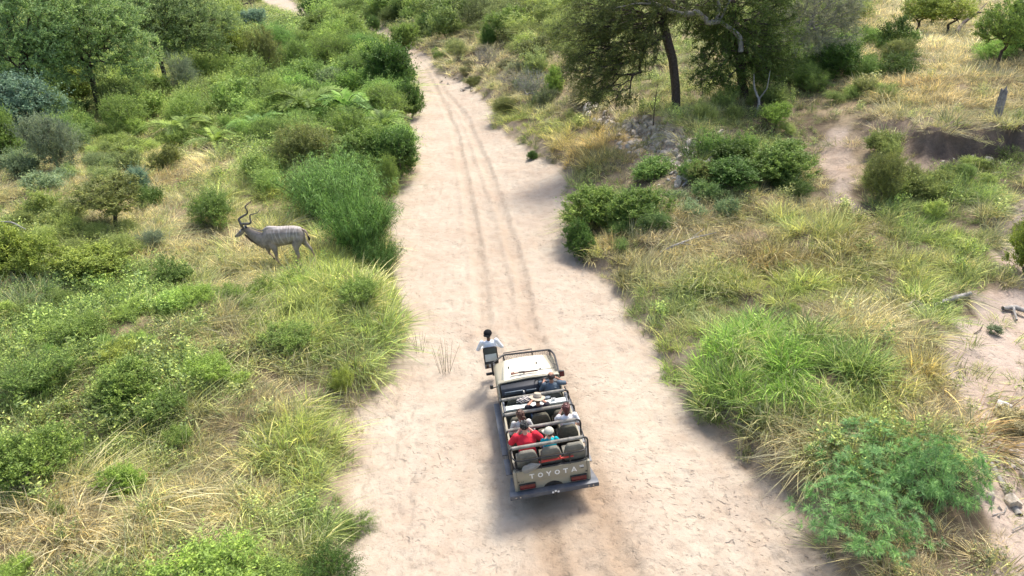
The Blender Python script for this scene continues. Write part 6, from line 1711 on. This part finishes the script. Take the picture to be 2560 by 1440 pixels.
UZ = [(800, 300, 250, 150, 1, U1, 1.2), (780, 150, 260, 100, 1, U1, 1.2), (900, 120, 90, 60, 1, U4, 1), (640, 110, 140, 60, .9, U3, 1.2), (560, 340, 150, 60, .5, U1, .9), (420, 330, 180, 60, .5, U4, .9), (300, 400, 100, 50, .4, U3, .8),
      (120, 270, 260, 90, 1.3, U2, 1.5), (350, 230, 180, 60, .9, U3, 1.2), (540, 210, 150, 60, .9, U3, 1.1), (950, 330, 110, 150, 1, U1, 1.2), (900, 420, 170, 60, 1, U2, 1.2), (740, 400, 110, 70, .8, U3, 1.1), (100, 430, 200, 60, .7, U5, 1),
      (60, 620, 220, 80, .8, U3, 1), (260, 640, 120, 60, .6, U3, .9), (540, 540, 110, 60, .5, U2, .9), (150, 880, 220, 130, .6, U1, .8), (420, 950, 200, 120, .6, U1, .8), (480, 760, 140, 60, .7, U1, .9), (330, 800, 150, 70, .7, U4, .8), (60, 780, 120, 60, .6, U4, .8), (620, 800, 100, 60, .5, U3, .7), (650, 950, 80, 60, .3, U3, .7), (860, 760, 130, 110, .6, U4, .8), (880, 900, 110, 80, .6, U1, .8), (780, 1120, 120, 80, .4, U4, .7),
      (200, 1150, 220, 80, .5, U1, .7), (600, 1420, 240, 80, .5, U1, .7), (820, 1380, 100, 80, .5, U2, .8), (300, 1300, 260, 80, .12, U3, .5),
      (1330, 80, 170, 70, .6, U3, 1.2), (1120, 40, 300, 45, 1.2, U2, 1.6), (1250, 30, 150, 60, .8, U6, 1.3), (1300, 250, 110, 60, .35, U5, .8), (1230, 170, 120, 60, .15, U6, .8), (1450, 120, 90, 90, .5, U3, 1), (1450, 230, 90, 60, .35, U6, .8),
      (1850, 430, 190, 70, .9, U2, 1.1), (1950, 330, 120, 70, .6, U3, .9), (1750, 330, 120, 50, .5, U3, .8), (2060, 180, 150, 70, 1.1, U2, 1.2), (2060, 270, 170, 60, .5, U3, .6), (2300, 480, 160, 60, .5, U3, .9), (1600, 590, 110, 60, .5, U2, .8), (1850, 930, 200, 90, .2, U1, .55), (2100, 700, 250, 80, .2, U4, .5), (1700, 540, 100, 50, .3, U5, .8),
      (2200, 420, 90, 80, .5, U3, .9), (2350, 560, 140, 60, .3, U4, .6), (1950, 740, 300, 70, .12, U4, .5), (2000, 960, 250, 90, .10, U1, .5), (2530, 450, 80, 120, .6, U2, .8), (2430, 440, 110, 30, .9, U3, .8), (1450, 330, 100, 60, .3, U3, .6), (2500, 130, 90, 60, .3, U1, 1), (2000, 60, 130, 80, .6, U3, 1.3), (1720, 650, 200, 60, .08, U6, .6)]
def build_scrub():
    rng = np.random.default_rng(12); PX = []
    for (y0, y1, den, sc) in [(6, 18, .9, .55), (18, 30, .75, .75), (30, 50, .5, 1.0), (50, 90, .24, 1.5), (90, 180, .07, 2.4), (180, 420, .016, 4.5)]:
        w1 = 5 + y1 * .98; n = int((y1 - y0) * 2 * w1 * den); x = rng.uniform(-w1, w1, n); y = rng.uniform(y0, y1, n); k = np.abs(x) < 5 + y * .98
        PX.append(np.stack([x[k], y[k], np.full(k.sum(), sc)], 1))
    x, y, sc = np.concatenate(PX).T
    mk = masks(x, y); d, left, e, g, t = mk; z = terrain(x, y, mk); u, v, dep = proj(x, y, z); n = len(x)
    W = np.full(n, 1e-3); wc = np.zeros((n, 3)); hf = np.zeros(n)
    far = y > 95
    W[far] += .5; wc[far] += np.array(U3) * .5; hf[far] += .6
    for (zu, zv, ru, rv, w, c, h) in UZ:
        q = ((u - zu) / ru) ** 2 + ((v - zv) / rv) ** 2; ww = w * np.exp(-q ** 1.5); W += ww; wc += ww[:, None] * np.array(c); hf += ww * h
    c = wc / W[:, None]; hf /= W
    nz = fbm(x * .5, y * .5, 61, 3)
    keep = (rng.random(n) < np.clip(W, 0, 1) * (.55 + .9 * S((nz - .35) / .3))) & (d > .45) & (np.hypot(x, y) > 7)
    keep &= ~((g > -.5) & ~left) & (t > 1.1) & ~((np.abs(e) < 1.4) & ~left & (np.hypot(x - SC1[0], y - SC1[1]) < 3.2))
    keep &= ~((u > 590) & (u < 800) & (v > 20) & (v < 150)); keep &= ~((np.abs(u - 245) < 45) & (v > 255) & (v < 330)); keep &= ~((np.abs(u - 408) < 40) & (v > 190) & (v < 260)); gk = hit(693, 668); keep &= ~((np.abs(x - gk.x) < 2.6) & (np.abs(y - gk.y - .6) < 3.0))
    r = rng.random(n); c = np.where((r > .8)[:, None], c * .5 + np.array(U4) * .5, c); c = np.where((r < .2)[:, None], c * .6, c); c = c * rng.uniform(.75, 1.3, n)[:, None]
    s_ = sc * hf * rng.uniform(.55, 1.25, n); s_ = np.minimum(s_, .25 + d * .9)
    x, y, z, c, s_ = x[keep], y[keep], z[keep], c[keep], s_[keep]; n = len(x); ix = rng.choice(6, n, p=[.22, .22, .2, .15, .15, .06])
    scatter('undergrowth', lib2, np.stack([x, y, z - .06], 1), ix, np.stack([rng.normal(size=n) * .12, rng.normal(size=n) * .12, rng.random(n) * 6.283], 1), np.stack([s_ * rng.uniform(.8, 1.3, n), s_ * rng.uniform(.8, 1.3, n), s_ * rng.uniform(.7, 1.15, n)], 1), c,
            'low leafy scrub filling the gaps between the bushes on both banks')
# broken stones on the eroded bank
lib3 = bpy.data.collections.new('stone_shapes')
for i in range(5):
    o = bpy.data.objects.new('stone_%02d' % i, ROCKS[i]); lib3.objects.link(o)
def build_rubble():
    rng = np.random.default_rng(8); P_ = []
    for (uu, vv, su, sv, n) in ((1560, 315, 70, 14, 160), (1630, 350, 90, 34, 330), (1700, 410, 60, 40, 230), (1490, 285, 40, 18, 30), (2470, 400, 70, 15, 20), (2510, 1180, 40, 80, 26), (1120, 205, 30, 12, 14), (1165, 222, 25, 10, 14)):
        for _ in range(n):
            P_.append((rng.normal(uu, su * .6), rng.normal(vv, sv * .6)))
    pos = []
    for (uu, vv) in P_: pos.append(tuple(hit(uu, vv)))
    pos = np.array(pos); n = len(pos); s_ = .05 + .22 * rng.random(n) ** 3
    scatter('rubble', lib3, pos, rng.integers(0, 5, n), rng.uniform(0, 6, (n, 3)), np.stack([s_ * 1.2, s_, s_ * .7], 1), np.ones((n, 3)) * .5, 'loose pale stones on the broken rocky bank below the big trees')
build_rubble()
build_scrub()
build_grass()
